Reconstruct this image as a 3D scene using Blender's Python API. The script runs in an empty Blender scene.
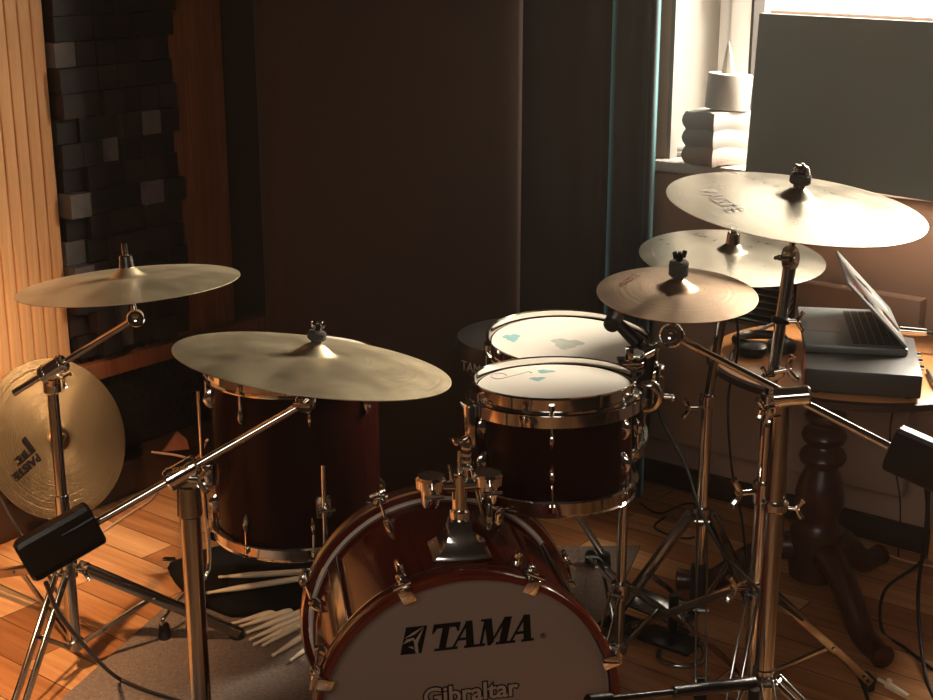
import bpy, bmesh, math, random
from mathutils import Vector as V, Matrix as M
random.seed(7)
PI = math.pi
C = bpy.context.scene.collection
sc = bpy.context.scene
# ------------------------------------------------------------------ camera
TH = math.radians(16.4); F_PX = 1400.0; CAMZ = 1.54
cd = bpy.data.cameras.new('camera'); cam = bpy.data.objects.new('camera', cd); C.objects.link(cam)
cam.location = (0, 0, CAMZ); cam.rotation_euler = (PI/2-TH, 0, 0)
cd.sensor_fit = 'HORIZONTAL'; cd.sensor_width = 36.0; cd.lens = 36.0*F_PX/933.0
cd.clip_start = 0.05; cd.clip_end = 300
sc.camera = cam
sc.view_settings.view_transform = 'Standard'; sc.view_settings.look = 'None'
sc.view_settings.gamma = 1.0; sc.view_settings.use_curve_mapping = False
sc.view_settings.exposure = 0.5
# ------------------------------------------------------------------ sky
w = bpy.data.worlds.new('world'); sc.world = w; w.use_nodes = True
bgn = w.node_tree.nodes['Background']; bgn.inputs[0].default_value = (1.0, 0.90, 0.73, 1); bgn.inputs[1].default_value = 3.2
# ------------------------------------------------------------------ room frame: a runs along the window wall, b runs from it into the room
U = V((0.788, -0.616, 0)).normalized(); N = V((U.y*-1, U.x, 0))       # N points out through the window wall
O = V((-0.41, 4.615, 0))
def R(a, b, z=0.0): return O + U*a - N*b + V((0, 0, z))
WA0, WA1, WZ0, WZ1 = 1.22, 2.55, 0.955, 2.25                       # window opening
REV = 0.28
# daylight portal in the window opening
ld = bpy.data.lights.new('window_daylight_portal', 'AREA'); ld.shape = 'RECTANGLE'; ld.size = WA1-WA0; ld.size_y = WZ1-WZ0
ld.cycles.is_portal = True
lo = bpy.data.objects.new('window_daylight_portal', ld); C.objects.link(lo)
lo.location = R((WA0+WA1)/2, -REV-0.06, (WZ0+WZ1)/2)
lo.rotation_euler = (-N).to_track_quat('-Z', 'Y').to_euler()
# sky brightness through the window
sd = bpy.data.lights.new('window_skylight', 'AREA'); sd.shape = 'RECTANGLE'; sd.size = 2.2; sd.size_y = 1.8; sd.energy = 1000; sd.color = (1.0, 0.88, 0.72)
so = bpy.data.objects.new('window_skylight', sd); C.objects.link(so)
so.location = R(2.8, -1.7, 3.1)
so.rotation_euler = (R(1.1, 1.3, 0.6)-so.location).to_track_quat('-Z', 'Y').to_euler()
# unseen warm spot added to brighten the left wall and floor
rd = bpy.data.lights.new('added_warm_spot', 'SPOT'); rd.energy = 430; rd.color = (1.0, 0.60, 0.32); rd.spot_size = math.radians(50); rd.spot_blend = 0.75; rd.shadow_soft_size = 0.07
ro = bpy.data.objects.new('added_warm_spot', rd); C.objects.link(ro)
ro.location = R(1.55, 3.1, 2.42)
ro.rotation_euler = (R(0.30, 2.30, 0.32)-ro.location).to_track_quat('-Z', 'Y').to_euler()
# fill light added behind the camera for ambient and chrome reflections
fd = bpy.data.lights.new('added_fill_light', 'AREA'); fd.shape = 'RECTANGLE'; fd.size = 2.0; fd.size_y = 1.0; fd.energy = 26; fd.color = (1.0, 0.88, 0.76)
fo = bpy.data.objects.new('added_fill_light', fd); C.objects.link(fo)
fo.location = R(3.4, 4.3, 2.3)
fo.rotation_euler = (R(2.2, 1.6, 0.3)-fo.location).to_track_quat('-Z', 'Y').to_euler()

# ------------------------------------------------------------------ pixel helpers (pixel of the 933x700 frame -> world point)
def ray(px, py):
    x = (px-466.5)/F_PX; v = (py-350)/F_PX
    return V((x, math.cos(TH)-v*math.sin(TH), -math.sin(TH)-v*math.cos(TH)))
def W(px, py, Y):
    r = ray(px, py); return V((0, 0, CAMZ)) + r*(Y/r.y)
def F(px, py, z=0.0):
    r = ray(px, py); return V((0, 0, CAMZ)) + r*((z-CAMZ)/r.z)
def onplane(px, py, p, n):
    r = ray(px, py); o = V((0, 0, CAMZ)); return o + r*((p-o).dot(n)/r.dot(n))
def sof(px, py, inset=0.0):      # b coordinate and z of a pixel on the left wall
    q = onplane(px, py, R(inset, 0), U); return (q-O).dot(-N), q.z

# ------------------------------------------------------------------ materials
def mat(name, col, rough=0.5, metal=0.0, spec=0.5, coat=0.0, bump=None, var=None, emis=None):
    m = bpy.data.materials.new(name); m.use_nodes = True
    nt = m.node_tree; b = nt.nodes['Principled BSDF']
    b.inputs['Base Color'].default_value = (*col, 1); b.inputs['Roughness'].default_value = rough
    b.inputs['Metallic'].default_value = metal; b.inputs['Specular IOR Level'].default_value = spec
    b.inputs['Coat Weight'].default_value = coat; b.inputs['Coat Roughness'].default_value = 0.05
    tc = nt.nodes.new('ShaderNodeTexCoord')
    if var:      # (scale, amount)
        n = nt.nodes.new('ShaderNodeTexNoise'); n.inputs['Scale'].default_value = var[0]; n.inputs['Detail'].default_value = 4
        nt.links.new(tc.outputs['Object'], n.inputs['Vector'])
        r = nt.nodes.new('ShaderNodeMixRGB'); r.blend_type = 'MIX'
        r.inputs[1].default_value = (*[c*(1-var[1]) for c in col], 1); r.inputs[2].default_value = (*[min(1, c*(1+var[1])) for c in col], 1)
        nt.links.new(n.outputs['Fac'], r.inputs[0]); nt.links.new(r.outputs[0], b.inputs['Base Color'])
    if bump:     # (scale, strength)
        n = nt.nodes.new('ShaderNodeTexNoise'); n.inputs['Scale'].default_value = bump[0]; n.inputs['Detail'].default_value = 3
        nt.links.new(tc.outputs['Object'], n.inputs['Vector'])
        bp = nt.nodes.new('ShaderNodeBump'); bp.inputs['Strength'].default_value = bump[1]; bp.inputs['Distance'].default_value = 0.004
        nt.links.new(n.outputs['Fac'], bp.inputs['Height']); nt.links.new(bp.outputs[0], b.inputs['Normal'])
    return m
CHROME = mat('polished_chrome', (0.74, 0.73, 0.70), 0.08, 1.0)
DCHROME = mat('worn_chrome', (0.46, 0.455, 0.44), 0.17, 1.0)
BLACK = mat('black_plastic', (0.012, 0.009, 0.008), 0.35, bump=(300, 0.15))
RUBBER = mat('black_rubber', (0.010, 0.008, 0.007), 0.7)
BLKMETAL = mat('black_metal', (0.02, 0.016, 0.014), 0.3, 0.6)
CABLE = mat('cable_black', (0.010, 0.008, 0.007), 0.5)
CABLEP = mat('cable_pale', (0.55, 0.34, 0.22), 0.5)
FELT = mat('grey_felt', (0.06, 0.055, 0.05), 0.95, bump=(400, 0.5))
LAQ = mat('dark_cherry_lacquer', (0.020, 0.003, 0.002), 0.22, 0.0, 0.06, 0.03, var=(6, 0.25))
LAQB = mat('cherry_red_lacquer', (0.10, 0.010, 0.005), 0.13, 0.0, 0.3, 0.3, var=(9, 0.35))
HEAD = mat('coated_drum_head', (0.78, 0.72, 0.62), 0.55, bump=(500, 0.2), var=(5, 0.06))
HEADG = mat('smoky_bass_head', (0.24, 0.168, 0.132), 0.42, var=(4, 0.12))
INK = mat('black_ink', (0.008, 0.005, 0.004), 0.8, spec=0.1)
INKL = mat('grey_print', (0.34, 0.25, 0.19), 0.5)
TEAL = mat('worn_teal_mark', (0.22, 0.42, 0.42), 0.7, var=(60, 0.3))
WORN = mat('worn_grey_mark', (0.46, 0.47, 0.40), 0.7, var=(60, 0.2))
INLAYREFL = mat('inlay_warm_reflection', (0.70, 0.55, 0.40), 0.22, 1.0)  # chrome inlay, its orange reflection put into the colour
GOLD = mat('gold_lettering', (1.0, 0.5, 0.12), 0.3, 0.6)
WALL = mat('wall_plaster_tan', (0.42, 0.28, 0.205), 0.85, bump=(120, 0.15), var=(3, 0.05))
DARKW = mat('dark_studio_wall', (0.035, 0.02, 0.014), 0.9)
WHITEW = mat('white_reveal_paint', (0.20, 0.19, 0.17), 0.6, var=(3, 0.04))
PVC = mat('white_window_plastic', (0.82, 0.82, 0.8), 0.3)
SILL = mat('sill_stone', (0.52, 0.47, 0.42), 0.45, var=(8, 0.1))
BASEB = mat('dark_wood_trim', (0.035, 0.014, 0.007), 0.45, var=(12, 0.3))
RADI = mat('radiator_enamel', (0.36, 0.26, 0.20), 0.5)
PAPER = mat('white_paper', (0.42, 0.40, 0.36), 0.9, bump=(80, 0.2))
CARD = mat('pale_paper_box', (0.30, 0.30, 0.285), 0.8)
PINKP = mat('pinkish_page_edges', (0.36, 0.29, 0.255), 0.9, bump=(200, 0.4))
PANELG = mat('dark_grey_panel', (0.18, 0.225, 0.215), 0.55, bump=(200, 0.1))
PALEED = mat('pale_panel_edge', (0.75, 0.62, 0.55), 0.7)
LAPT = mat('laptop_graphite', (0.19, 0.205, 0.20), 0.38, 0.3)
CASEM = mat('black_painted_case', (0.045, 0.043, 0.042), 0.4)
KEYM = mat('laptop_keys', (0.02, 0.019, 0.018), 0.5)
LIDM = mat('laptop_silver_lid', (0.24, 0.25, 0.24), 0.4, 0.3)
REDM = mat('red_side_panel', (0.55, 0.05, 0.03), 0.4)
TABW = mat('table_orange_wood', (0.66, 0.29, 0.10), 0.22, var=(7, 0.2), coat=0.3)
PEDW = mat('pedestal_dark_wood', (0.050, 0.011, 0.005), 0.35, var=(14, 0.35), coat=0.2)
STICK = mat('pale_stick_wood', (0.88, 0.70, 0.48), 0.5, var=(30, 0.12))
BAG = mat('black_nylon', (0.008, 0.006, 0.005), 0.8, spec=0.1, bump=(30, 0.5))
RUG = mat('grey_brown_carpet', (0.20, 0.145, 0.11), 0.95, bump=(200, 1.0), var=(110, 0.6))
PEDF = mat('dark_grey_fabric', (0.055, 0.04, 0.032), 0.9)
SEATM = mat('black_vinyl', (0.014, 0.011, 0.010), 0.4)
REDP = mat('faded_red_print', (0.22, 0.07, 0.05), 0.6)
GREYST = mat('faded_print', (0.42, 0.36, 0.34), 0.6)

def cymbal_mat(name, col, rough, ring=160.0, patch=0.35, strength=0.25):
    m = mat(name, col, rough, 1.0); nt = m.node_tree; b = nt.nodes['Principled BSDF']
    tc = nt.nodes.new('ShaderNodeTexCoord')
    sx = nt.nodes.new('ShaderNodeVectorMath'); sx.operation = 'MULTIPLY'; sx.inputs[1].default_value = (1, 1, 0)
    nt.links.new(tc.outputs['Object'], sx.inputs[0])
    ln = nt.nodes.new('ShaderNodeVectorMath'); ln.operation = 'LENGTH'; nt.links.new(sx.outputs[0], ln.inputs[0])
    ns = nt.nodes.new('ShaderNodeTexNoise'); ns.noise_dimensions = '1D'; ns.inputs['Scale'].default_value = ring; ns.inputs['Detail'].default_value = 5
    nt.links.new(ln.outputs['Value'], ns.inputs['W'])
    bp = nt.nodes.new('ShaderNodeBump'); bp.inputs['Strength'].default_value = strength; bp.inputs['Distance'].default_value = 0.0012
    nt.links.new(ns.outputs['Fac'], bp.inputs['Height']); nt.links.new(bp.outputs[0], b.inputs['Normal'])
    n2 = nt.nodes.new('ShaderNodeTexNoise'); n2.inputs['Scale'].default_value = 14; n2.inputs['Detail'].default_value = 6
    nt.links.new(tc.outputs['Object'], n2.inputs['Vector'])
    cr = nt.nodes.new('ShaderNodeMixRGB'); cr.inputs[1].default_value = (*[c*(1-patch) for c in col], 1); cr.inputs[2].default_value = (*[min(1, c*(1+patch*0.5)) for c in col], 1)
    nt.links.new(n2.outputs['Fac'], cr.inputs[0]); nt.links.new(cr.outputs[0], b.inputs['Base Color'])
    mr = nt.nodes.new('ShaderNodeMapRange'); mr.inputs[3].default_value = rough-0.07; mr.inputs[4].default_value = rough+0.14
    nt.links.new(n2.outputs['Fac'], mr.inputs[0]); nt.links.new(mr.outputs[0], b.inputs['Roughness'])
    return m
CYM_PALE = cymbal_mat('pale_bronze', (0.47, 0.42, 0.33), 0.27)
CYM_GREY = cymbal_mat('dull_grey_bronze', (0.97, 0.75, 0.50), 0.40)
CYM_DARK = cymbal_mat('tarnished_bronze', (0.62, 0.44, 0.30), 0.38, patch=0.5)
CYM_GOLD = cymbal_mat('golden_bronze', (0.20, 0.11, 0.045), 0.30, ring=420, patch=0.15, strength=0.7)

def wood(name, cols, plank=(1.2, 0.13), rough=0.35, rot=0.0, seam=(0.02, 0.008, 0.004), grain=26.0, coat=0.0):
    m = bpy.data.materials.new(name); m.use_nodes = True; nt = m.node_tree; b = nt.nodes['Principled BSDF']
    b.inputs['Roughness'].default_value = rough; b.inputs['Coat Weight'].default_value = coat
    tc = nt.nodes.new('ShaderNodeTexCoord'); mp = nt.nodes.new('ShaderNodeMapping'); mp.inputs['Rotation'].default_value = (0, 0, rot)
    nt.links.new(tc.outputs['Object'], mp.inputs[0])
    br = nt.nodes.new('ShaderNodeTexBrick'); br.inputs['Scale'].default_value = 1.0
    br.inputs['Brick Width'].default_value = plank[0]; br.inputs['Row Height'].default_value = plank[1]
    br.inputs['Mortar Size'].default_value = 0.0015; br.offset = 0.37; br.inputs['Mortar'].default_value = (0, 0, 0, 1)
    br.inputs['Color1'].default_value = (0, 0, 0, 1); br.inputs['Color2'].default_value = (1, 1, 1, 1)
    nt.links.new(mp.outputs[0], br.inputs[0])
    st = nt.nodes.new('ShaderNodeMapping'); st.inputs['Scale'].default_value = (1.6, grain, 1.0); nt.links.new(mp.outputs[0], st.inputs[0])
    n = nt.nodes.new('ShaderNodeTexNoise'); n.inputs['Scale'].default_value = 1.5; n.inputs['Detail'].default_value = 6; n.inputs['Distortion'].default_value = 1.2
    nt.links.new(st.outputs[0], n.inputs['Vector'])
    ad = nt.nodes.new('ShaderNodeMath'); ad.operation = 'MULTIPLY_ADD'; ad.inputs[1].default_value = 0.45
    nt.links.new(br.outputs['Color'], ad.inputs[0])
    m2 = nt.nodes.new('ShaderNodeMath'); m2.operation = 'MULTIPLY'; m2.inputs[1].default_value = 0.62; nt.links.new(n.outputs['Fac'], m2.inputs[0])
    nt.links.new(m2.outputs[0], ad.inputs[2])
    cr = nt.nodes.new('ShaderNodeValToRGB'); e = cr.color_ramp.elements
    e[0].position = 0.15; e[0].color = (*cols[0], 1); e[1].position = 0.85; e[1].color = (*cols[2], 1)
    k = e.new(0.48); k.color = (*cols[1], 1)
    nt.links.new(ad.outputs[0], cr.inputs[0])
    mx = nt.nodes.new('ShaderNodeMixRGB'); mx.inputs[2].default_value = (*seam, 1)
    nt.links.new(br.outputs['Fac'], mx.inputs[0]); nt.links.new(cr.outputs[0], mx.inputs[1]); nt.links.new(mx.outputs[0], b.inputs['Base Color'])
    return m
FLOORM = wood('laminate_floor', ((0.14, 0.042, 0.012), (0.42, 0.17, 0.058), (0.74, 0.40, 0.17)), (0.62, 0.105), 0.33, rot=math.atan2(0.616, 0.788))
def grainwood(name, c0, c1, axis_scale=(30, 30, 2), rough=0.5, knots=True):
    m = bpy.data.materials.new(name); m.use_nodes = True; nt = m.node_tree; b = nt.nodes['Principled BSDF']; b.inputs['Roughness'].default_value = rough
    tc = nt.nodes.new('ShaderNodeTexCoord'); mp = nt.nodes.new('ShaderNodeMapping'); mp.inputs['Scale'].default_value = axis_scale
    nt.links.new(tc.outputs['Object'], mp.inputs[0])
    n = nt.nodes.new('ShaderNodeTexNoise'); n.inputs['Scale'].default_value = 1.6; n.inputs['Detail'].default_value = 5; n.inputs['Distortion'].default_value = 1.0
    nt.links.new(mp.outputs[0], n.inputs['Vector'])
    cr = nt.nodes.new('ShaderNodeValToRGB'); e = cr.color_ramp.elements
    e[0].position = 0.3; e[0].color = (*c0, 1); e[1].position = 0.7; e[1].color = (*c1, 1)
    nt.links.new(n.outputs['Fac'], cr.inputs[0])
    if knots:
        v = nt.nodes.new('ShaderNodeTexVoronoi'); v.inputs['Scale'].default_value = 1.0
        m2 = nt.nodes.new('ShaderNodeMapping'); m2.inputs['Scale'].default_value = (9, 9, 3.2); nt.links.new(tc.outputs['Object'], m2.inputs[0]); nt.links.new(m2.outputs[0], v.inputs['Vector'])
        k = nt.nodes.new('ShaderNodeValToRGB'); k.color_ramp.elements[0].position = 0.05; k.color_ramp.elements[1].position = 0.13
        k.color_ramp.elements[0].color = (1, 1, 1, 1); k.color_ramp.elements[1].color = (0, 0, 0, 1)
        nt.links.new(v.outputs['Distance'], k.inputs[0])
        mx = nt.nodes.new('ShaderNodeMixRGB'); mx.inputs[2].default_value = (0.10, 0.03, 0.01, 1)
        nt.links.new(k.outputs[0], mx.inputs[0]); nt.links.new(cr.outputs[0], mx.inputs[1]); nt.links.new(mx.outputs[0], b.inputs['Base Color'])
    else: nt.links.new(cr.outputs[0], b.inputs['Base Color'])
    return m
PINE = grainwood('pine_boards', (0.66, 0.31, 0.115), (0.86, 0.48, 0.21))
PINED = grainwood('stained_pine', (0.17, 0.048, 0.015), (0.30, 0.10, 0.033))
BLOCKS = [mat('panel_block_%s' % n, c, 0.55, bump=(40, 0.4), var=(30, 0.4)) for n, c in
          (('dark', (0.014, 0.009, 0.007)), ('brown', (0.026, 0.014, 0.010)), ('grey', (0.13, 0.11, 0.095)))]  # the grey tone paints window highlights onto some blocks
def curtain_mat(name, col, sheen=0.3, rough=0.9):
    m = mat(name, col, rough, bump=(350, 0.2)); b = m.node_tree.nodes['Principled BSDF']
    b.inputs['Sheen Weight'].default_value = sheen; b.inputs['Sheen Tint'].default_value = (0.3, 0.85, 0.95, 1); b.inputs['Sheen Roughness'].default_value = 0.35
    return m
CURT_BR = curtain_mat('brown_curtain_cloth', (0.028, 0.0085, 0.003), 0.02)
CURT_DK = curtain_mat('black_curtain_cloth', (0.016, 0.008, 0.006), 0.03)
CURT_TL = curtain_mat('teal_curtain_cloth', (0.018, 0.024, 0.024), 1.0)
GLASS = bpy.data.materials.new('window_glass'); GLASS.use_nodes = True
_nt = GLASS.node_tree; _nt.nodes.clear(); _o = _nt.nodes.new('ShaderNodeOutputMaterial'); _mx = _nt.nodes.new('ShaderNodeMixShader'); _mx.inputs[0].default_value = 0.05
_t = _nt.nodes.new('ShaderNodeBsdfTransparent'); _g = _nt.nodes.new('ShaderNodeBsdfGlossy'); _g.inputs['Roughness'].default_value = 0.02
_nt.links.new(_t.outputs[0], _mx.inputs[1]); _nt.links.new(_g.outputs[0], _mx.inputs[2]); _nt.links.new(_mx.outputs[0], _o.inputs[0])

# ------------------------------------------------------------------ mesh helpers
WM = {}
def frame(zdir, xhint=V((1, 0, 0))):
    z = V(zdir).normalized(); x = xhint - z*xhint.dot(z)
    if x.length < 1e-4: x = V((0, 1, 0)) - z*z.y
    x.normalize(); y = z.cross(x)
    return M((x, y, z)).transposed()
def mt(loc, rot3=None):
    return M.Translation(V(loc)) @ (rot3.to_4x4() if rot3 is not None else M.Identity(4))
def nb(): return bmesh.new()
def ring_skin(bm, rings, closed=True, cap0=True, cap1=True):
    vs = [[bm.verts.new(p) for p in r] for r in rings]
    for a, b in zip(vs, vs[1:]):
        n = len(a)
        for i in range(n if closed else n-1):
            j = (i+1) % n
            bm.faces.new((a[i], a[j], b[j], b[i]))
    if cap0 and closed: bm.faces.new(list(reversed(vs[0])))
    if cap1 and closed: bm.faces.new(vs[-1])
    return vs
def smooth_path(pts, k=6):
    pts = [V(p) for p in pts]; out = []
    for i in range(len(pts)-1):
        p0 = pts[max(i-1, 0)]; p1 = pts[i]; p2 = pts[i+1]; p3 = pts[min(i+2, len(pts)-1)]
        for s in range(k):
            t = s/k
            out.append(0.5*((2*p1)+(p2-p0)*t+(2*p0-5*p1+4*p2-p3)*t*t+(3*p1-p0-3*p2+p3)*t**3))
    out.append(pts[-1]); return out
def tube(bm, pts, r, seg=12, oval=None):
    pts = [V(p) for p in pts]; n = len(pts)
    rs = r if isinstance(r, (list, tuple)) else [r]*n
    t0 = (pts[1]-pts[0]).normalized(); f = frame(t0); x = V(f.col[0]); rings = []
    for i in range(n):
        t = (pts[min(i+1, n-1)]-pts[max(i-1, 0)]).normalized()
        x = (x - t*x.dot(t)).normalized(); y = t.cross(x)
        rings.append([pts[i]+(x*math.cos(a)+y*math.sin(a)*(oval or 1))*rs[i] for a in (2*PI*k/seg for k in range(seg))])
    ring_skin(bm, rings); return bm
def cyl(bm, a, b, r, r2=None, seg=20, ch=0.0):
    a, b = V(a), V(b); r2 = r if r2 is None else r2
    if ch:
        d = (b-a).normalized()*ch
        return tube(bm, [a, a+d*0.01, a+d, b-d, b-d*0.01, b], [r-ch, r-ch, r, r2, r2-ch, r2-ch], seg)
    return tube(bm, [a, b], [r, r2], seg)
def box(bm, c, size, rot=None, bev=0.0, seg=2):
    g = bmesh.ops.create_cube(bm, size=1.0); vs = g['verts']
    bmesh.ops.scale(bm, vec=V(size), verts=vs)
    if bev > 0:
        es = list({e for v in vs for e in v.link_edges})
        r = bmesh.ops.bevel(bm, geom=es, offset=min(bev, min(size)*0.45), segments=seg, affect='EDGES', profile=0.5)
        vs = list({v for f in r['faces'] for v in f.verts} | {v for v in vs if v.is_valid})
    bmesh.ops.transform(bm, matrix=mt(c, rot), verts=vs); return bm
def lathe(bm, prof, m4=None, seg=48, close=False):
    m4 = m4 or M.Identity(4); vs = []
    for (r, z) in prof:
        if r < 1e-6: vs.append([bm.verts.new(m4 @ V((0, 0, z)))])
        else: vs.append([bm.verts.new(m4 @ V((r*math.cos(2*PI*k/seg), r*math.sin(2*PI*k/seg), z))) for k in range(seg)])
    pairs = list(zip(vs, vs[1:])) + ([(vs[-1], vs[0])] if close else [])
    for a, b in pairs:
        for k in range(seg):
            j = (k+1) % seg
            if len(a) == 1 and len(b) == 1: continue
            if len(a) == 1: bm.faces.new((a[0], b[j], b[k]))
            elif len(b) == 1: bm.faces.new((a[k], a[j], b[0]))
            else: bm.faces.new((a[k], a[j], b[j], b[k]))
    return bm
def prism(bm, poly, m4, h):
    a = [bm.verts.new(m4 @ V((x, y, 0))) for x, y in poly]; b = [bm.verts.new(m4 @ V((x, y, h))) for x, y in poly]
    n = len(poly)
    bm.faces.new(list(reversed(a))); bm.faces.new(b)
    for i in range(n): bm.faces.new((a[i], a[(i+1) % n], b[(i+1) % n], b[i]))
    return bm
def finish(bm, name, mats, ang=38):
    bmesh.ops.remove_doubles(bm, verts=bm.verts, dist=1e-6)
    bmesh.ops.recalc_face_normals(bm, faces=bm.faces)
    for f in bm.faces: f.smooth = True
    for e in bm.edges:
        if len(e.link_faces) == 2 and e.calc_face_angle(0) > math.radians(ang): e.smooth = False
    me = bpy.data.meshes.new(name); bm.to_mesh(me); bm.free()
    for m in (mats if isinstance(mats, (list, tuple)) else [mats]): me.materials.append(m)
    return me
def put(name, bm, mats, parent=None, label=None, ang=38, kind=None):
    """link one mesh object; bmesh is in world coordinates"""
    if parent is not None: bm.transform(WM[parent.name].inverted())
    o = bpy.data.objects.new(name, finish(bm, name, mats, ang)); C.objects.link(o)
    if parent is not None: o.parent = parent; WM[o.name] = WM[parent.name]
    else: WM[o.name] = M.Identity(4)
    if label: o['label'] = label
    if kind: o['kind'] = kind
    return o
def tag(o, label, cat, group=None):
    o['label'] = label; o['category'] = cat
    if group: o['group'] = group
    return o
def thing(name, m4, label, cat, group=None):
    o = bpy.data.objects.new(name, None); C.objects.link(o); o.empty_display_size = 0.05
    if not isinstance(m4, M): m4 = M.Translation(V(m4))
    o.matrix_world = m4; WM[o.name] = m4.copy()
    return tag(o, label, cat, group)
def single(name, bm, mats, label, cat, group=None, base=None, ang=38):
    """a thing that is one mesh; origin moved to its base"""
    if base is None:
        xs = [v.co for v in bm.verts]; base = V((sum(v.x for v in xs)/len(xs), sum(v.y for v in xs)/len(xs), min(v.z for v in xs)))
    bm.transform(M.Translation(-V(base)))
    o = bpy.data.objects.new(name, finish(bm, name, mats, ang)); C.objects.link(o); o.location = base
    WM[o.name] = M.Translation(V(base))
    return tag(o, label, cat, group)
def struct(name, bm, mats, ang=38):
    o = put(name, bm, mats, None, ang=ang); o['kind'] = 'structure'; return o
def text_bm(s, size, m4, depth=0.0006, offset=0.0, shear=0.0, spacing=1.0):
    cu = bpy.data.curves.new('lettering', 'FONT'); cu.body = s; cu.size = size; cu.extrude = depth/2; cu.align_x = 'CENTER'; cu.align_y = 'CENTER'
    cu.offset = offset; cu.shear = shear; cu.space_character = spacing; cu.resolution_u = 3
    o = bpy.data.objects.new('lettering', cu); C.objects.link(o)
    dg = bpy.context.evaluated_depsgraph_get(); me = bpy.data.meshes.new_from_object(o.evaluated_get(dg))
    bm = nb(); bm.from_mesh(me); bpy.data.objects.remove(o); bpy.data.curves.remove(cu); bpy.data.meshes.remove(me)
    bm.transform(m4 @ M.Translation((0, 0, depth/2))); return bm

# ================================================================== SETTING
bm = nb()
p = [R(-0.3, -0.3), R(4.7, -0.3), R(4.7, 5.0), R(-0.3, 5.0)]
ring_skin(bm, [[q+V((0, 0, -0.1)) for q in p], p]); struct('floor', bm, FLOORM)
bm = nb(); p = [R(-0.3, -0.3, 2.5), R(4.7, -0.3, 2.5), R(4.7, 5.0, 2.5), R(-0.3, 5.0, 2.5)]
ring_skin(bm, [p, [q+V((0, 0, .1)) for q in p]]); struct('ceiling', bm, DARKW)
RU = M((U, -N, V((0, 0, 1)))).transposed()         # rotation: local x along U, y into room
RU = frame(V((0, 0, 1)), U)                        # x = U, y = N
def rbox(bm, a0, a1, b0, b1, z0, z1, bev=0.0):
    return box(bm, R((a0+a1)/2, (b0+b1)/2, (z0+z1)/2), (a1-a0, abs(b1-b0), z1-z0), RU, bev)
bm = nb(); rbox(bm, -0.3, 0.0, -0.3, 5.0, 0, 2.5); struct('wall_left', bm, BASEB)
bm = nb(); rbox(bm, 4.4, 4.7, -0.3, 5.0, 0, 2.5); struct('wall_right', bm, DARKW)
bm = nb(); rbox(bm, 0.0, 4.4, 4.8, 5.0, 0, 2.5); struct('wall_front', bm, DARKW)
bm = nb()
rbox(bm, 0, WA0, -0.3, 0, 0, 2.5); rbox(bm, WA1, 4.4, -0.3, 0, 0, 2.5); rbox(bm, WA0, WA1, -0.3, 0, 0, WZ0-0.02); rbox(bm, WA0, WA1, -0.3, 0, WZ1, 2.5)
struct('wall_back', bm, WALL)
bm = nb(); rbox(bm, WA0, WA0+0.012, -0.29, -0.001, WZ0, WZ1); rbox(bm, WA1-0.012, WA1, -0.29, -0.001, WZ0, WZ1); rbox(bm, WA0, WA1, -0.29, -0.001, WZ1-0.012, WZ1)
struct('trim_1', bm, WHITEW)
bm = nb(); rbox(bm, WA0-0.05, WA1+0.03, -0.28, 0.045, WZ0-0.03, WZ0, 0.006); struct('trim_2', bm, SILL)
# window frame: outer frame, sash, glass, handle
win = bpy.data.objects.new('window_1', None); C.objects.link(win); win.location = R(WA0, -REV, WZ0); WM[win.name] = M.Translation(win.location); win['kind'] = 'structure'
bm = nb(); b0, b1 = -REV-0.03, -REV+0.03
rbox(bm, WA0+0.01, WA0+0.07, b0, b1, WZ0, WZ1, 0.006); rbox(bm, WA1-0.07, WA1, b0, b1, WZ0, WZ1, 0.006)
rbox(bm, WA0+0.01, WA1, b0, b1, WZ0, WZ0+0.05, 0.006); rbox(bm, WA0+0.01, WA1, b0, b1, WZ1-0.06, WZ1, 0.006)
put('window_frame', bm, PVC, win)
bm = nb(); b0, b1 = -REV-0.02, -REV+0.05
rbox(bm, WA0+0.055, WA0+0.12, b0, b1, WZ0+0.04, WZ1-0.05, 0.008); rbox(bm, WA1-0.12, WA1-0.05, b0, b1, WZ0+0.04, WZ1-0.05, 0.008)
rbox(bm, WA0+0.055, WA1-0.05, b0, b1, WZ0+0.04, WZ0+0.11, 0.008); rbox(bm, WA0+0.055, WA1-0.05, b0, b1, WZ1-0.11, WZ1-0.05, 0.008)
put('sash', bm, PVC, win)
bm = nb(); rbox(bm, WA0+0.12, WA0+0.128, -REV-0.012, -REV+0.052, WZ0+0.1, WZ1-0.1); put('gasket', bm, BLACK, win)
bm = nb(); rbox(bm, WA0+0.11, WA1-0.11, -REV-0.004, -REV+0.004, WZ0+0.1, WZ1-0.1); put('glass', bm, GLASS, win)
bm = nb(); q = R(WA0+0.088, -REV+0.05, 1.52); cyl(bm, q, q-N*0.03, 0.010); box(bm, q-N*0.035+V((0, 0, -0.06)), (0.018, 0.012, 0.14), RU, 0.005)
put('window_handle', bm, PVC, win)
# baseboard on window wall
bm = nb(); rbox(bm, 1.1, 4.4, 0.0, 0.018, 0, 0.07, 0.004); struct('baseboard_back', bm, BASEB)
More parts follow.
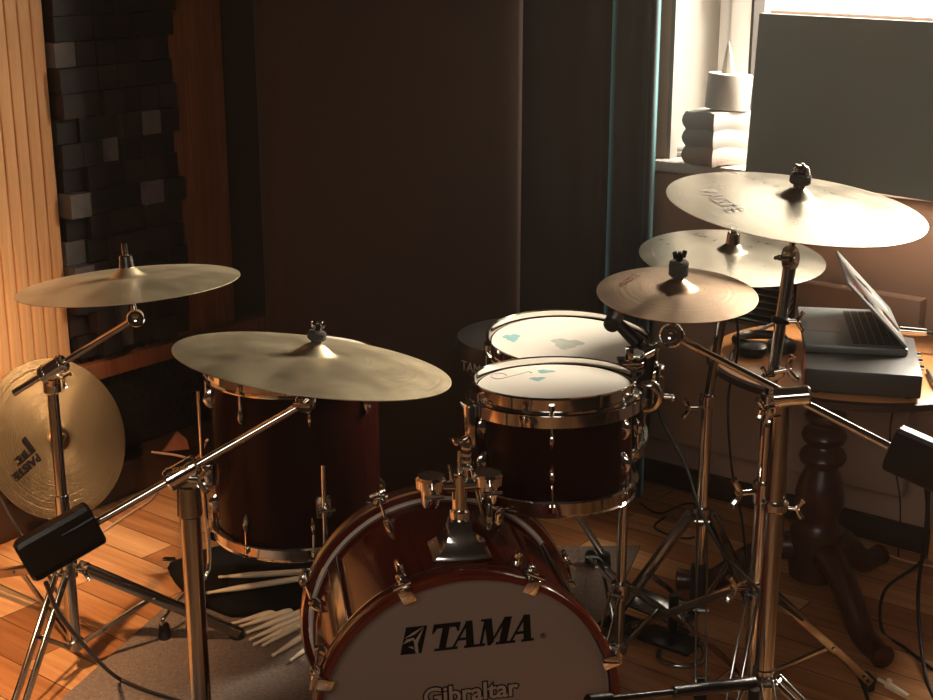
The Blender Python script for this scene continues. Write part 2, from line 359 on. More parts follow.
# radiator under the window
rad = thing('radiator', R(1.55, 0.08, 0.18), 'flat tan panel radiator on the wall under the window', 'radiator')
bm = nb(); rbox(bm, 1.25, 2.0, 0.045, 0.095, 0.17, 0.555, 0.012); rbox(bm, 1.67, 2.0, 0.045, 0.09, 0.555, 0.69, 0.006); put('panel', bm, RADI, rad)
bm = nb()
rbox(bm, 1.25, 1.66, 0.03, 0.070, 0.555, 0.70); put('back_plate', bm, BASEB, rad)
for k in range(7):
    bm = nb(); box(bm, R(1.45, 0.085, 0.572+k*0.0185), (0.42, 0.024, 0.006), RU @ M.Rotation(0.5, 3, 'X'), 0.001); put('louvre', bm, DCHROME, rad)
for a in (1.35, 1.9):
    bm = nb(); rbox(bm, a, a+0.03, 0.0, 0.05, 0.3, 0.5); put('bracket', bm, RADI, rad)
bm = nb(); tube(bm, [R(2.07, 0.03, 0.0), R(2.07, 0.03, 0.9)], 0.011); single('heating_pipe', bm, TABW, 'thin orange brown vertical pipe on the wall right of the radiator', 'pipe')

# ---- left wall: pine boards, acoustic block panel, post, frame rail, grille panel
s_a, _ = sof(40, 0); s_b, _ = sof(60, 370)
S1 = (s_a+s_b)/2
S2 = sof(163, 180)[0]; S3 = sof(222, 180)[0]; zt = sof(100, 358)[1]
print('S', S1, S2, S3, 'rail z', zt, sof(245, 320), 'slat bottom', sof(30, 395))
zr = sof(170, 341, 0.04)[1]
b = S1+0.0; k = 0
rnd = random.Random(3)
while b < S1+0.60:
    wd = 0.038; bm = nb(); rbox(bm, 0.0, 0.035, b+0.002, b+wd, zr-0.12, 2.45, 0.005)
    single('pine_board', bm, PINE, 'vertical orange pine cladding board, %s' % ('next to the dark block panel' if k == 0 else 'board %s in the row at the left edge' % ['', 'second', 'third', 'fourth', 'fifth', 'sixth', 'seventh', 'eighth', 'ninth', 'tenth', 'eleventh', 'twelfth', 'thirteenth', 'fourteenth', 'fifteenth', 'sixteenth'][k]), 'board', 'pine boards on the left wall')
    b += wd; k += 1
ap = thing('acoustic_panel', R(0, (S1+S2)/2, zr), 'dark wooden acoustic panel of staggered square blocks on the left wall', 'acoustic panel')
bm = nb(); rbox(bm, 0.001, 0.012, S2-0.03, S1, zr, 2.3); put('backing', bm, BASEB, ap)
bm = nb(); bs = 0.066; nrow = int(1.2/bs); z = zr+0.02; r = 0
while z < 1.75:
    x = S2-0.03+rnd.uniform(0, 0.02); 
    while x < S1-0.02:
        d = rnd.choice((0.025, 0.035, 0.045, 0.06)); n0 = len(bm.faces)
        w1 = min(bs, S1-x)
        rbox(bm, 0.012, 0.012+d, x+0.001, x+w1-0.001, z+0.001, z+bs-0.001)
        mi = rnd.choice((0, 0, 0, 0, 1, 1, 2)); bm.faces.ensure_lookup_table()
        for f in bm.faces[n0:]: f.material_index = mi
        x += bs
    z += bs; r += 1
put('block_face', bm, BLOCKS, ap)
bm = nb(); rbox(bm, 0.0, 0.03, S3, S2+0.02, zr, 2.45, 0.004); single('wooden_post', bm, PINED, 'dark stained upright wooden board right of the block panel', 'post')
bm = nb(); rbox(bm, 0.0, 0.055, S3-0.12, S1, zr-0.05, zr, 0.004); single('wooden_rail', bm, PINED, 'stained wooden rail under the block panel', 'rail')
bm = nb(); rbox(bm, 0.0, 0.02, S3-0.1, S1+0.8, 0.12, zr-0.035)
for i in range(40):
    for j in range(9):
        rbox(bm, 0.02, 0.024, S3+0.02+i*0.03, S3+0.035+i*0.03, 0.16+j*0.04, 0.18+j*0.04)
single('grille_panel', bm, BLACK, 'black perforated panel low on the left wall under the rail', 'panel')
bm = nb(); rbox(bm, 0.0, 0.10, 0.25, S1+0.9, 0.0, 0.11, 0.01); struct('baseboard_left', bm, BASEB)

# thin haze volume added to imitate lens glare around the window
HZ = bpy.data.materials.new('glare_veil'); HZ.use_nodes = True; _n = HZ.node_tree; _n.nodes.clear()
_vo = _n.nodes.new('ShaderNodeOutputMaterial'); _vs = _n.nodes.new('ShaderNodeVolumeScatter'); _vs.inputs['Color'].default_value = (1.0, 0.80, 0.64, 1)
_vs.inputs['Density'].default_value = 0.0095; _vs.inputs['Anisotropy'].default_value = 0.7; _n.links.new(_vs.outputs[0], _vo.inputs['Volume'])
bm = nb(); rbox(bm, -0.2, 4.6, -0.297, 4.9, -0.05, 2.55); hz = put('haze', bm, HZ); hz['kind'] = 'stuff'; tag(hz, 'thin added haze imitating the lens glare around the window', 'haze')

# ---- curtains
def curtain(name, pts, mt_, label, z0=0.02, z1=2.4, amp=0.0, th=0.004):
    path = smooth_path([V((x, y, 0)) for x, y in pts], 8); bm = nb(); rings = []
    nrm = []
    for i in range(len(path)):
        t = (path[min(i+1, len(path)-1)]-path[max(i-1, 0)]).normalized(); nrm.append(V((-t.y, t.x, 0)))
    zs = [z0+(z1-z0)*k/10 for k in range(11)]
    for z in zs:
        rr = []
        for i, q in enumerate(path): rr.append(q+nrm[i]*(th/2+amp*math.sin(i*0.7+z*1.3))+V((0, 0, z)))
        for i in range(len(path)-1, -1, -1): q = path[i]; rr.append(q+nrm[i]*(-th/2+amp*math.sin(i*0.7+z*1.3))+V((0, 0, z)))
        rings.append(rr)
    ring_skin(bm, rings)
    return single(name, bm, mt_, label, 'curtain', 'blackout curtains in the corner', ang=60)
def P(px, Y): q = W(px, 300, Y); return (q.x, q.y)
curtain('curtain', [P(266, 3.92), P(268, 3.80), P(282, 3.72), P(320, 3.70), P(380, 3.69), P(440, 3.67), P(490, 3.66), P(512, 3.66), P(518, 3.668), P(519, 3.70), P(516, 3.76), P(510, 3.80)], CURT_BR, 'wide brown blackout curtain panel, leftmost behind the drums')
curtain('curtain', [P(500, 3.83), P(535, 3.78), P(560, 3.76), P(580, 3.78), P(598, 3.76), P(605, 3.80), P(602, 3.86)], CURT_DK, 'black curtain panel between the brown panel and the teal edged one')
curtain('curtain', [P(594, 3.90), P(603, 3.82), P(609, 3.72), P(622, 3.70), P(636, 3.72), P(643, 3.69), P(648, 3.70), P(649, 3.76), P(643, 3.83)], CURT_TL, 'dark teal edged curtain fold hanging beside the window')

# ---- rug
bm = nb(); c = [F(118, 660), F(232, 560), F(655, 545), F(735, 640)]
ext = [c[1]+(c[0]-c[1])*1.0, c[1], c[2], c[2]+(c[3]-c[2])*1.0]
A0 = F(120, 650); A1 = F(225, 556); A2 = F(640, 548); A3 = A2+(A0-A1)*3.2; A4 = A1+(A0-A1)*3.2
poly = [A4, A1, A2, A3]
ring_skin(bm, [poly, [q+V((0, 0, 0.008)) for q in poly]])
rug = single('rug', bm, RUG, 'grey brown carpet mat under the drum kit', 'rug')
RZ = 0.008

# ================================================================== DRUMS
def lug_bm(bm, c, out, axis, h=0.045, w=0.014, d=0.018):
    fr = frame(out, axis)   # x along axis, z outward
    prof = []
    for t in [i/8 for i in range(9)]:
        s = math.sin(PI*min(max(t, 0.02), 0.98))**0.5
        prof.append((t, s))
    rings = []
    for t, s in prof:
        x = (t-0.5)*h
        rings.append([c+V(fr @ V((x, math.cos(a)*w/2*s, max(0, math.sin(a))*d*s))) for a in (2*PI*k/14 for k in range(14))])
    ring_skin(bm, rings); return bm
def hoop_profile(R_, th, h): return [(R_, 0), (R_+th, 0), (R_+th, h), (R_, h)]
def metal_hoop(bm, m4, R_, z0, z1, flange=True):
    t = 0.0025; up = 1 if z1 > z0 else -1
    pr = [(R_, z0), (R_+0.009, z0), (R_+0.010, z0+up*0.004), (R_+t, z0+up*0.006), (R_+t, z1-up*0.003), (R_+0.006, z1), (R_+0.004, z1+up*0.002), (R_, z1)]
    lathe(bm, pr, m4, 72, close=True)
def drum(root, m4, Rr, L, nl, shell, head, lug_ang0=0.0, full_lug=False, skip_bottom_head=False):
    """axis +z of m4, from z=-L/2 (bottom) to L/2 (top)"""
    bm = nb(); lathe(bm, [(Rr-0.008, -L/2), (Rr, -L/2), (Rr, L/2), (Rr-0.008, L/2)], m4, 72, close=True); put('shell', bm, shell, root)
    bm = nb(); lathe(bm, [(0, L/2+0.003), (Rr-0.012, L/2+0.003), (Rr-0.004, L/2+0.001), (Rr+0.003, L/2-0.006), (Rr+0.003, L/2-0.010), (Rr-0.006, L/2-0.002), (0, L/2+0.001)], m4, 72); put('drum_head', bm, head, root)
    bm = nb(); lathe(bm, [(0, -L/2-0.003), (Rr-0.012, -L/2-0.003), (Rr+0.003, -L/2+0.006), (Rr+0.003, -L/2+0.010), (0, -L/2-0.001)], m4, 72); put('bottom_head', bm, HEAD, root)
    bm = nb(); metal_hoop(bm, m4, Rr+0.004, L/2-0.018, L/2+0.014); put('hoop', bm, CHROME, root)
    bm = nb(); metal_hoop(bm, m4, Rr+0.004, -L/2+0.018, -L/2-0.014); put('hoop', bm, CHROME, root)
    ax = (m4.to_3x3() @ V((0, 0, 1))).normalized()
    for k in range(nl):
        a = lug_ang0+2*PI*k/nl; o = (m4.to_3x3() @ V((math.cos(a), math.sin(a), 0))).normalized()
        for s in (1, -1):
            zc = s*(L/2-0.065) if not full_lug else s*(L/2-0.05)
            c = m4 @ V((math.cos(a)*Rr, math.sin(a)*Rr, zc)); bm = nb(); lug_bm(bm, c, o, ax); put('lug', bm, CHROME, root)
            bm = nb(); e = m4 @ V((math.cos(a)*(Rr+0.010), math.sin(a)*(Rr+0.010), s*(L/2-0.006+0.002)))
            e2 = m4 @ V((math.cos(a)*(Rr+0.010), math.sin(a)*(Rr+0.010), s*(L/2-0.05)))
            cyl(bm, e2, e, 0.0028, seg=8); cyl(bm, e-ax*s*0.004, e+ax*s*0.007, 0.0055, seg=8); put('tension_rod', bm, CHROME, root)

# floor tom
FT = V((-0.392, 3.04, 0)); ftc = FT+V((0, 0, 0.420)); Rf, Lf = 0.190, 0.384
ft = thing('floor_tom', V((FT.x, FT.y, RZ)), 'dark cherry floor tom on three legs, under the grey crash at the left', 'drum')
ftm = mt(ftc, frame(V((0.0, 0.0, 1)), V((math.cos(-0.25), math.sin(-0.25), 0))))
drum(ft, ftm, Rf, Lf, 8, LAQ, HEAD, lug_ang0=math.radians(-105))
def ft_leg(ang, top, bend_to, zb):
    d = V((math.cos(ang), math.sin(ang), 0)); c = V((FT.x, FT.y, 0))
    bm = nb(); q = c+d*(Rf+0.012)+V((0, 0, zb)); box(bm, q, (0.028, 0.036, 0.055), frame(V((0, 0, 1)), d), 0.007)
    br = put('leg_bracket', bm, CHROME, ft)
    bm = nb(); s = d.cross(V((0, 0, 1))); cyl(bm, q+d*0.012, q+d*0.035+s*0.0, 0.005); cyl(bm, q+d*0.033-s*0.018, q+d*0.033+s*0.018, 0.0045, seg=10); put('wing_bolt', bm, CHROME, br)
    x = c+d*(Rf+0.026)
    bm = nb(); tube(bm, smooth_path([x+V((0, 0, top)), x+V((0, 0, 0.3)), x+V((0, 0, 0.12)), x+(bend_to-x)*0.55+V((0, 0, 0.085)), bend_to+V((0, 0, 0.05)), bend_to+V((0, 0, 0.02))], 5), 0.0055)
    lg = put('leg', bm, CHROME, ft)
    bm = nb(); lathe(bm, [(0, 0), (0.014, 0), (0.015, 0.006), (0.011, 0.035), (0, 0.037)], M.Translation(bend_to+V((0, 0, 0.0))), 18); put('rubber_foot', bm, RUBBER, lg)
a1 = math.radians(190); f1 = F(165, 641); f1.z = RZ
ft_leg(a1, 0.56, V((f1.x, f1.y, RZ)), 0.36)
a2 = math.radians(-68); ft_leg(a2, 0.445, FT+V((0.13, -0.33, RZ)), 0.345)
a3 = math.radians(62); ft_leg(a3, 0.56, FT+V((0.18, 0.30, RZ)), 0.36)
bm = nb(); # small hook bracket seen left of the tom
q = W(172, 505, 3.0)

# bass drum
BF = V((0.006, 2.11, 0.265)); BR = V((-0.062, 2.53, 0.265))
axb = (BF-BR).normalized(); bc = (BF+BR)/2; Lb = (BF-BR).length-0.07; Rb = 0.248
bm4 = mt(bc, frame(axb, V((1, 0, 0)))); # x ~ right, z toward camera ; y = z cross x -> up?
upv = V(bm4.to_3x3().col[1])
bd = thing('bass_drum', V((bc.x, bc.y, RZ)), 'cherry red lacquered bass drum with dark front head reading TAMA', 'drum')
bm = nb(); lathe(bm, [(Rb-0.008, -Lb/2), (Rb, -Lb/2), (Rb, Lb/2), (Rb-0.008, Lb/2)], bm4, 96, close=True); put('shell', bm, LAQB, bd)
hl = 0.042; Rh = Rb+0.006
def wood_hoop(s):
    z0, z1 = s*(Lb/2-0.012), s*(Lb/2-0.012+hl); bm = nb()
    lathe(bm, [(Rh, z0), (Rh+0.011, z0), (Rh+0.012, z0+s*0.002), (Rh+0.012, z1-s*0.003), (Rh+0.010, z1), (Rh+0.001, z1), (Rh, z1-s*0.002)], bm4, 96, close=True)
    h = put('hoop', bm, LAQB, bd)
    return h
hf = wood_hoop(1); hr = wood_hoop(-1)
bm = nb(); lathe(bm, [(Rh+0.0115, Lb/2-0.0118), (Rh+0.0135, Lb/2-0.0118), (Rh+0.0135, Lb/2-0.009), (Rh+0.0115, Lb/2-0.009)], bm4, 96, close=True); put('metal_edge', bm, CHROME, hf)
bm = nb(); z = -Lb/2+0.012; lathe(bm, [(Rh+0.0115, z-0.027), (Rh+0.0150, z-0.025), (Rh+0.0150, z-0.003), (Rh+0.0115, z)], bm4, 96, close=True); put('metal_inlay', bm, INLAYREFL, hr)
bm = nb(); lathe(bm, [(0, Lb/2+0.010), (Rb-0.02, Lb/2+0.009), (Rb+0.002, Lb/2+0.004), (Rb+0.005, Lb/2-0.012), (Rb+0.0045, Lb/2-0.018), (Rb-0.01, Lb/2+0.001), (0, Lb/2+0.004)], bm4, 96); fh = put('front_head', bm, HEADG, bd)
bm = nb(); lathe(bm, [(0, -Lb/2-0.010), (Rb-0.02, -Lb/2-0.009), (Rb+0.005, -Lb/2+0.012), (Rb+0.004, -Lb/2+0.018), (0, -Lb/2-0.004)], bm4, 96); put('batter_head', bm, HEAD, bd)
Q = 0.0
for a in (24, 71, 118, 165, -24, -71, -118, -165):
    ar = math.radians(90-a); o = V(bm4.to_3x3() @ V((math.cos(ar), math.sin(ar), 0))); tg = o.cross(axb)
    for s in (1, -1):
        base = bm4 @ V((math.cos(ar)*(Rh+0.012), math.sin(ar)*(Rh+0.012), s*(Lb/2+0.012)))
        fr = frame(o, tg)    # x tangent, y = o x tg , z out
        bm = nb(); box(bm, base+o*0.004-axb*s*0.002, (0.024, hl+0.004, 0.006), fr, 0.002)
        box(bm, base-o*0.008+axb*s*0.020, (0.024, 0.005, 0.028), fr, 0.002)
        box(bm, base+o*0.009-axb*s*0.018, (0.014, 0.018, 0.014), fr, 0.004)
        claw = put('claw_hook', bm, CHROME, bd)
        bm = nb(); r0 = base+o*0.010+axb*s*0.004; lc = bm4 @ V((math.cos(ar)*(Rb+0.016), math.sin(ar)*(Rb+0.016), s*(Lb/2-0.070)))
        cyl(bm, r0, lc, 0.0032, seg=10); cyl(bm, r0, r0+axb*s*0.012, 0.006, seg=10)
        cyl(bm, r0+axb*s*0.010-tg*0.016, r0+axb*s*0.010+tg*0.016, 0.004, seg=8); put('tension_rod', bm, CHROME, claw)
        c = bm4 @ V((math.cos(ar)*Rb, math.sin(ar)*Rb, s*(Lb/2-0.088))); bm = nb(); lug_bm(bm, c, o, axb, 0.05, 0.017, 0.022); put('lug', bm, CHROME, bd)
# lettering on the front head
def on_head(x, y, rot=0.0, z=0.0105): return bm4 @ M.Translation((x, y, Lb/2+z)) @ M.Rotation(rot, 4, 'Z')
def letters(strokes, m4, h=0.0006):
    bm = nb()
    for s in strokes: prism(bm, s, m4, h)
    return bm
sh = lambda pts, ox, w_, hh: [(ox+(x*w_)+0.22*y*hh, y*hh) for x, y in pts]
def LT(ox, w_, hh): return [sh(p_, ox, w_, hh) for p_ in ([(0, .84), (1, .84), (1, 1), (0, 1)], [(0, .66), (.06, .66), (.16, .84), (0, .84)], [(.84, .84), (.94, .66), (1, .66), (1, .84)], [(.36, .08), (.62, .08), (.62, .85), (.36, .85)], [(.20, 0), (.78, 0), (.78, .09), (.20, .09)])]
def LA(ox, w_, hh): return [sh(p_, ox, w_, hh) for p_ in ([(.08, .06), (.17, .06), (.56, 1), (.44, 1)], [(.40, 1), (.66, 1), (.92, .06), (.62, .06)], [(.26, .30), (.72, .30), (.72, .40), (.30, .40)], [(-.02, 0), (.30, 0), (.30, .09), (-.02, .09)], [(.54, 0), (1.02, 0), (1.02, .09), (.54, .09)])]
def LM(ox, w_, hh): return [sh(p_, ox, w_, hh) for p_ in ([(.10, .06), (.18, .06), (.18, 1), (.10, 1)], [(.08, 1), (.32, 1), (.54, .12), (.40, 0), (.36, 0)], [(.40, 0), (.46, 0), (.82, 1), (.72, 1)], [(.70, .06), (.94, .06), (.94, 1), (.70, 1)], [(0, 0), (.28, 0), (.28, .09), (0, .09)], [(.60, 0), (1.02, 0), (1.02, .09), (.60, .09)], [(0, .92), (.2, .92), (.2, 1), (0, 1)])]
LW = on_head(-0.115, 0.117, math.radians(2.0))
hh = 0.050
st = LT(0.048, 0.046, hh)+LA(0.084, 0.045, hh)+LM(0.129, 0.056, hh)+LA(0.183, 0.045, hh)
bm = letters(st, LW); put('maker_lettering', bm, INK, fh, label='black serif word TAMA')
bm = text_bm('®', 0.014, LW @ M.Translation((0.246, 0.006, 0))); put('small_mark', bm, INK, fh)
bm = letters([[(0.0, 0.0), (0.036, 0.0), (0.048, hh), (0.012, hh)]], LW); lg = put('square_emblem', bm, INK, fh, label='slanted black square with pale star strokes')
bm = letters([[(0.008, 0.030), (0.026, 0.036), (0.042, 0.049), (0.024, 0.040)], [(0.006, 0.020), (0.022, 0.026), (0.030, 0.014), (0.024, 0.030), (0.012, 0.028)], [(0.026, 0.001), (0.031, 0.001), (0.030, 0.018), (0.042, 0.047), (0.024, 0.022)], [(0.014, 0.014), (0.024, 0.008), (0.028, 0.001), (0.021, 0.014)]], LW @ M.Translation((0, 0, 0.0006)), 0.0004)
put('emblem_strokes', bm, INKL, lg)
GW = on_head(0.005, 0.034, math.radians(2.0))
bm = text_bm('Gibraltar', 0.046, GW, 0.0004, offset=0.0032, spacing=0.98); put('outline_lettering', bm, INK, fh, label='dark outlined word Gibraltar')
bm = text_bm('Gibraltar', 0.046, GW @ M.Translation((0, 0, 0.0005)), 0.0004, offset=0.0008, spacing=0.98); put('lettering_fill', bm, INKL, fh)
bm = text_bm('HARDWARE', 0.030, GW @ M.Translation((0.0, -0.036, 0)), 0.0004, offset=0.001); put('outline_lettering', bm, INK, fh, label='dark word HARDWARE under Gibraltar')
bm = nb(); lathe(bm, [(0, 0.004), (0.02, 0.003), (0.022, 0), (0, 0)], on_head(-0.006, 0.0), 32); put('centre_patch', bm, BLACK, fh)
# tom mount on top of the bass drum
tm = bm4 @ V((0.004, Rb, 0.075)); tmx = V(bm4.to_3x3().col[0])
bm = nb()
rings = []
for t, w_, d_ in ((-0.006, 0.052, 0.044), (0.006, 0.051, 0.043), (0.016, 0.040, 0.036), (0.030, 0.027, 0.026), (0.050, 0.020, 0.020), (0.066, 0.017, 0.017)):
    rings.append([tm+V((0, 0, t-0.004))+tmx*x+axb*y for x, y in ((-w_, -d_), (-w_*0.4, -d_*1.05), (w_*0.4, -d_*1.05), (w_, -d_), (w_, d_), (w_*0.4, d_*1.05), (-w_*0.4, d_*1.05), (-w_, d_))])
ring_skin(bm, rings); base = put('tom_mount', bm, CHROME, bd)
tp = tm+V((0, 0, 0.062))
bm = nb(); cyl(bm, tp, tp+V((0, 0, 0.085)), 0.013, ch=0.002); cyl(bm, tp+V((0, 0, 0.0)), tp+V((0, 0, 0.018)), 0.018, ch=0.003); put('mount_post', bm, CHROME, base)
for s in (-1, 1):
    c = tp+V((0, 0, 0.062))+tmx*s*0.050
    bm = nb(); cyl(bm, tp+V((0, 0, 0.06)), c, 0.011); lathe(bm, [(0, -0.036), (0.014, -0.036), (0.016, -0.03), (0.018, -0.004), (0.026, 0.0), (0.027, 0.016), (0.023, 0.020), (0, 0.020)], M.Translation(c), 24)
    cl = put('mount_clamp', bm, CHROME, base)
    bm = nb(); cyl(bm, c+axb*0.02, c+axb*0.05, 0.0045, seg=8); cyl(bm, c+axb*0.048+tmx*-0.016, c+axb*0.048+tmx*0.016, 0.004, seg=8); put('wing_bolt', bm, CHROME, cl)
bm = nb()
for dx, dz in ((-0.012, 0.10), (0.0, 0.125), (0.010, 0.105)):
    q = tp+tmx*dx+V((0, 0, 0.07)); cyl(bm, q, q+V((dx*0.5, 0, dz-0.07)), 0.005, 0.0035, seg=10)
q = tp+V((0, 0, 0.10)); 
for k in range(4): lathe(bm, [(0, 0), (0.009, 0), (0.010, 0.004), (0.009, 0.008), (0, 0.008)], M.Translation(q+V((0.012, 0, -0.008+k*0.012))), 14)
put('adjuster_screws', bm, CHROME, base)
# bass spurs
for s in (-1, 1):
    q = bm4 @ V((s*Rb*0.93, -Rb*0.37, 0.05)); bm = nb(); box(bm, q+tmx*s*0.012, (0.03, 0.06, 0.05), frame(V((0, 0, 1)), tmx), 0.006); br = put('spur_bracket', bm, CHROME, bd)
    foot = V((q.x+s*0.13, q.y-0.12, RZ+0.012)); bm = nb(); cyl(bm, q+tmx*s*0.02, foot, 0.009); put('spur', bm, CHROME, br)
    bm = nb(); cyl(bm, foot-V((0, 0, 0.010)), foot+V((-s*0.02, 0.02, 0.03)), 0.013, 0.011); put('rubber_foot', bm, RUBBER, br)
# small floor leg bar seen along the right of the bass drum shell
for s in (-1, 1):
    bm = nb(); o = V(bm4.to_3x3() @ V((s*math.cos(0.62), math.sin(0.62), 0))); q0 = bm4 @ V((s*math.cos(0.62)*(Rb+0.004), math.sin(0.62)*(Rb+0.004), -0.13)); q1 = q0+axb*0.26
    fr = frame(o, axb); box(bm, (q0+q1)/2, (0.26, 0.030, 0.009), fr, 0.003); put('side_rail', bm, DCHROME, bd, label='flat grey metal rail along the shell side')

# rack toms
def ring_mount(root, m4, Rr, z, a0, a1, bracket_a):
    bm = nb(); metal = []
    seg = 40; rings = []
    for i in range(seg+1):
        a = a0+(a1-a0)*i/seg
        pts = [(Rr+0.020, z-0.011), (Rr+0.0235, z-0.011), (Rr+0.0235, z+0.011), (Rr+0.020, z+0.011)]
        rings.append([m4 @ V((r*math.cos(a), r*math.sin(a), zz)) for r, zz in pts])
    ring_skin(bm, rings); rg = put('suspension_ring', bm, CHROME, root)
    for a in [a0+(a1-a0)*k/5+0.12 for k in range(5)]:
        bm = nb(); o = V(m4.to_3x3() @ V((math.cos(a), math.sin(a), 0)))
        box(bm, m4 @ V(((Rr+0.014)*math.cos(a), (Rr+0.014)*math.sin(a), z)), (0.016, 0.02, 0.014), frame(V(m4.to_3x3().col[2]), o), 0.003); put('ring_clip', bm, CHROME, rg)
    a = bracket_a; o = V(m4.to_3x3() @ V((math.cos(a), math.sin(a), 0))); q = m4 @ V(((Rr+0.03)*math.cos(a), (Rr+0.03)*math.sin(a), z-0.03))
    bm = nb(); box(bm, q, (0.020, 0.045, 0.085), frame(V(m4.to_3x3().col[2]), o), 0.006)
    cyl(bm, q+o*0.005+V((0, 0, -0.03)), q+o*0.032+V((0, 0, -0.03)), 0.007, seg=12); box(bm, q+o*0.03+V((0, 0, -0.03)), (0.008, 0.034, 0.010), frame(V((0, 0, 1)), o), 0.003)
    put('mount_bracket', bm, CHROME, rg); return q
T1 = W(554, 384, 2.57); Lt1 = 0.20
n1 = V((-0.02, 0.045, 1)).normalized()
c1 = T1 - n1*Lt1/2
t1 = thing('rack_tom', c1-n1*Lt1/2, 'front rack tom with dark cherry shell and white head with small blue smears', 'drum', 'rack toms behind the bass drum')
m1 = mt(c1, frame(n1, V((1, 0, 0))))
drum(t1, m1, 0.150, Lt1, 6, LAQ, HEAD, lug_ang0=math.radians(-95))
q1 = ring_mount(t1, m1, 0.150, Lt1/2-0.026, math.radians(130), math.radians(410), math.radians(203))
T2 = W(569, 343, 2.95); Lt2 = 0.22; n2 = V((0.02, -0.075, 1)).normalized(); c2 = T2-n2*Lt2/2
t2 = thing('rack_tom', c2-n2*Lt2/2, 'rear rack tom, its white head with a worn grey oval in the middle', 'drum', 'rack toms behind the bass drum')
m2 = mt(c2, frame(n2, V((1, 0, 0))))
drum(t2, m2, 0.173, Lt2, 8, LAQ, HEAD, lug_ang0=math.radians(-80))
q2 = ring_mount(t2, m2, 0.173, Lt2/2-0.05, math.radians(-60), math.radians(60), math.radians(-8))
def smear(root, m4, L, x, y, rx, ry, m, seed, rot=0):
    r = random.Random(seed); n = 26; ph = r.uniform(0, 6)
    poly = []
    for k in range(n):
        a = 2*PI*k/n; s = 1+0.22*math.sin(3*a+ph)+0.1*math.sin(7*a+ph*2)
        u, v_ = rx*s*math.cos(a), ry*s*math.sin(a); poly.append((x+u*math.cos(rot)-v_*math.sin(rot), y+u*math.sin(rot)+v_*math.cos(rot)))
    bm = nb(); prism(bm, poly, m4 @ M.Translation((0, 0, L/2+0.003)), 0.0004); return put('worn_mark', bm, m, root)
h2 = [c for c in bpy.data.objects if c.parent == t2 and c.name.startswith('drum_head')][0]
h1 = [c for c in bpy.data.objects if c.parent == t1 and c.name.startswith('drum_head')][0]
smear(h2, m2, Lt2, -0.006, -0.012, 0.032, 0.030, WORN, 1); smear(h2, m2, Lt2, -0.125, 0.02, 0.017, 0.022, TEAL, 2)
smear(h1, m1, Lt1, -0.012, 0.085, 0.016, 0.012, TEAL, 3); smear(h1, m1, Lt1, -0.03, 0.03, 0.014, 0.012, TEAL, 4, 0.5); smear(h1, m1, Lt1, -0.09, -0.01, 0.0, 0.0, TEAL, 5) if False else None
bm = nb()
mm = m1 @ M.Translation((-0.105, 0.055, Lt1/2+0.0036)); tube(bm, [mm @ V((0.014*math.cos(a)*1.1, 0.022*math.sin(a), 0)) for a in [2*PI*k/16 for k in range(15)]]+[mm @ V((0.05, 0.02, 0)), mm @ V((0.06, 0.03, 0)), mm @ V((0.066, 0.02, 0))], 0.0007, 5); put('pen_signature', bm, GREYST, h1)
# chrome hooks right side of front tom, and front tom L rod down to bass mount clamp
clampR = tp+V((0, 0, 0.062))+tmx*0.050
bm = nb(); q = q1+V((0, 0, -0.02)); tube(bm, smooth_path([q+V((0.0, 0, 0.02)), q+V((0, 0, -0.04)), V((clampR.x, clampR.y, q.z-0.085)), V((clampR.x, clampR.y, clampR.z-0.01))], 6), 0.0055); put('tom_arm', bm, CHROME, base)
for (px, py, Y, s) in ((652, 398, 2.60, 1.0), (624, 487, 2.60, 0.85)):
    q = W(px, py, Y); bm = nb(); tube(bm, smooth_path([q+V((-0.022, -0.005, 0.028))*s, q+V((0.0, -0.01, 0.03))*s, q+V((0.016, -0.005, 0.005))*s, q+V((0.006, 0, -0.022))*s, q+V((-0.016, 0.0, -0.03))*s], 5), 0.0045, 10, 2.0)
    put('curved_bracket', bm, CHROME, t1)

# drum throne behind the toms
thr = W(528, 358, 3.42); tz = thr.z
th = thing('drum_throne', V((thr.x, thr.y, 0)), 'round black drum stool behind the rack toms with faded TAMA on its side', 'stool')
bm = nb(); lathe(bm, [(0, tz-0.02), (0.17, tz-0.02), (0.185, tz-0.01), (0.19, tz+0.03), (0.18, tz+0.06), (0.14, tz+0.07), (0, tz+0.072)], M.Translation((thr.x, thr.y, 0)), 56); seat = put('seat', bm, SEATM, th)
d = V((-0.72, -0.69, 0)).normalized(); bm = text_bm('TAMA', 0.034, mt(V((thr.x, thr.y, tz+0.012))+d*0.191, frame(d, V((0, 0, 1)).cross(d))), 0.001); put('maker_lettering', bm, GREYST, seat)
bm = nb(); cyl(bm, (thr.x, thr.y, 0.12), (thr.x, thr.y, tz-0.02), 0.014); put('post', bm, DCHROME, th)
for a in (-40, 80, 200):
    d = V((math.cos(math.radians(a)), math.sin(math.radians(a)), 0)); c = V((thr.x, thr.y, 0))
    bm = nb(); cyl(bm, c+V((0, 0, 0.30)), c+d*0.26+V((0, 0, 0.025)), 0.009); lg_ = put('leg', bm, DCHROME, th)
    bm = nb(); cyl(bm, c+d*0.13+V((0, 0, 0.16)), c+V((0, 0, 0.13)), 0.006); put('brace', bm, DCHROME, lg_)
    bm = nb(); cyl(bm, c+d*0.25, c+d*0.25+V((0, 0, 0.045)), 0.020, 0.016, ch=0.003); put('rubber_foot', bm, RUBBER, lg_)

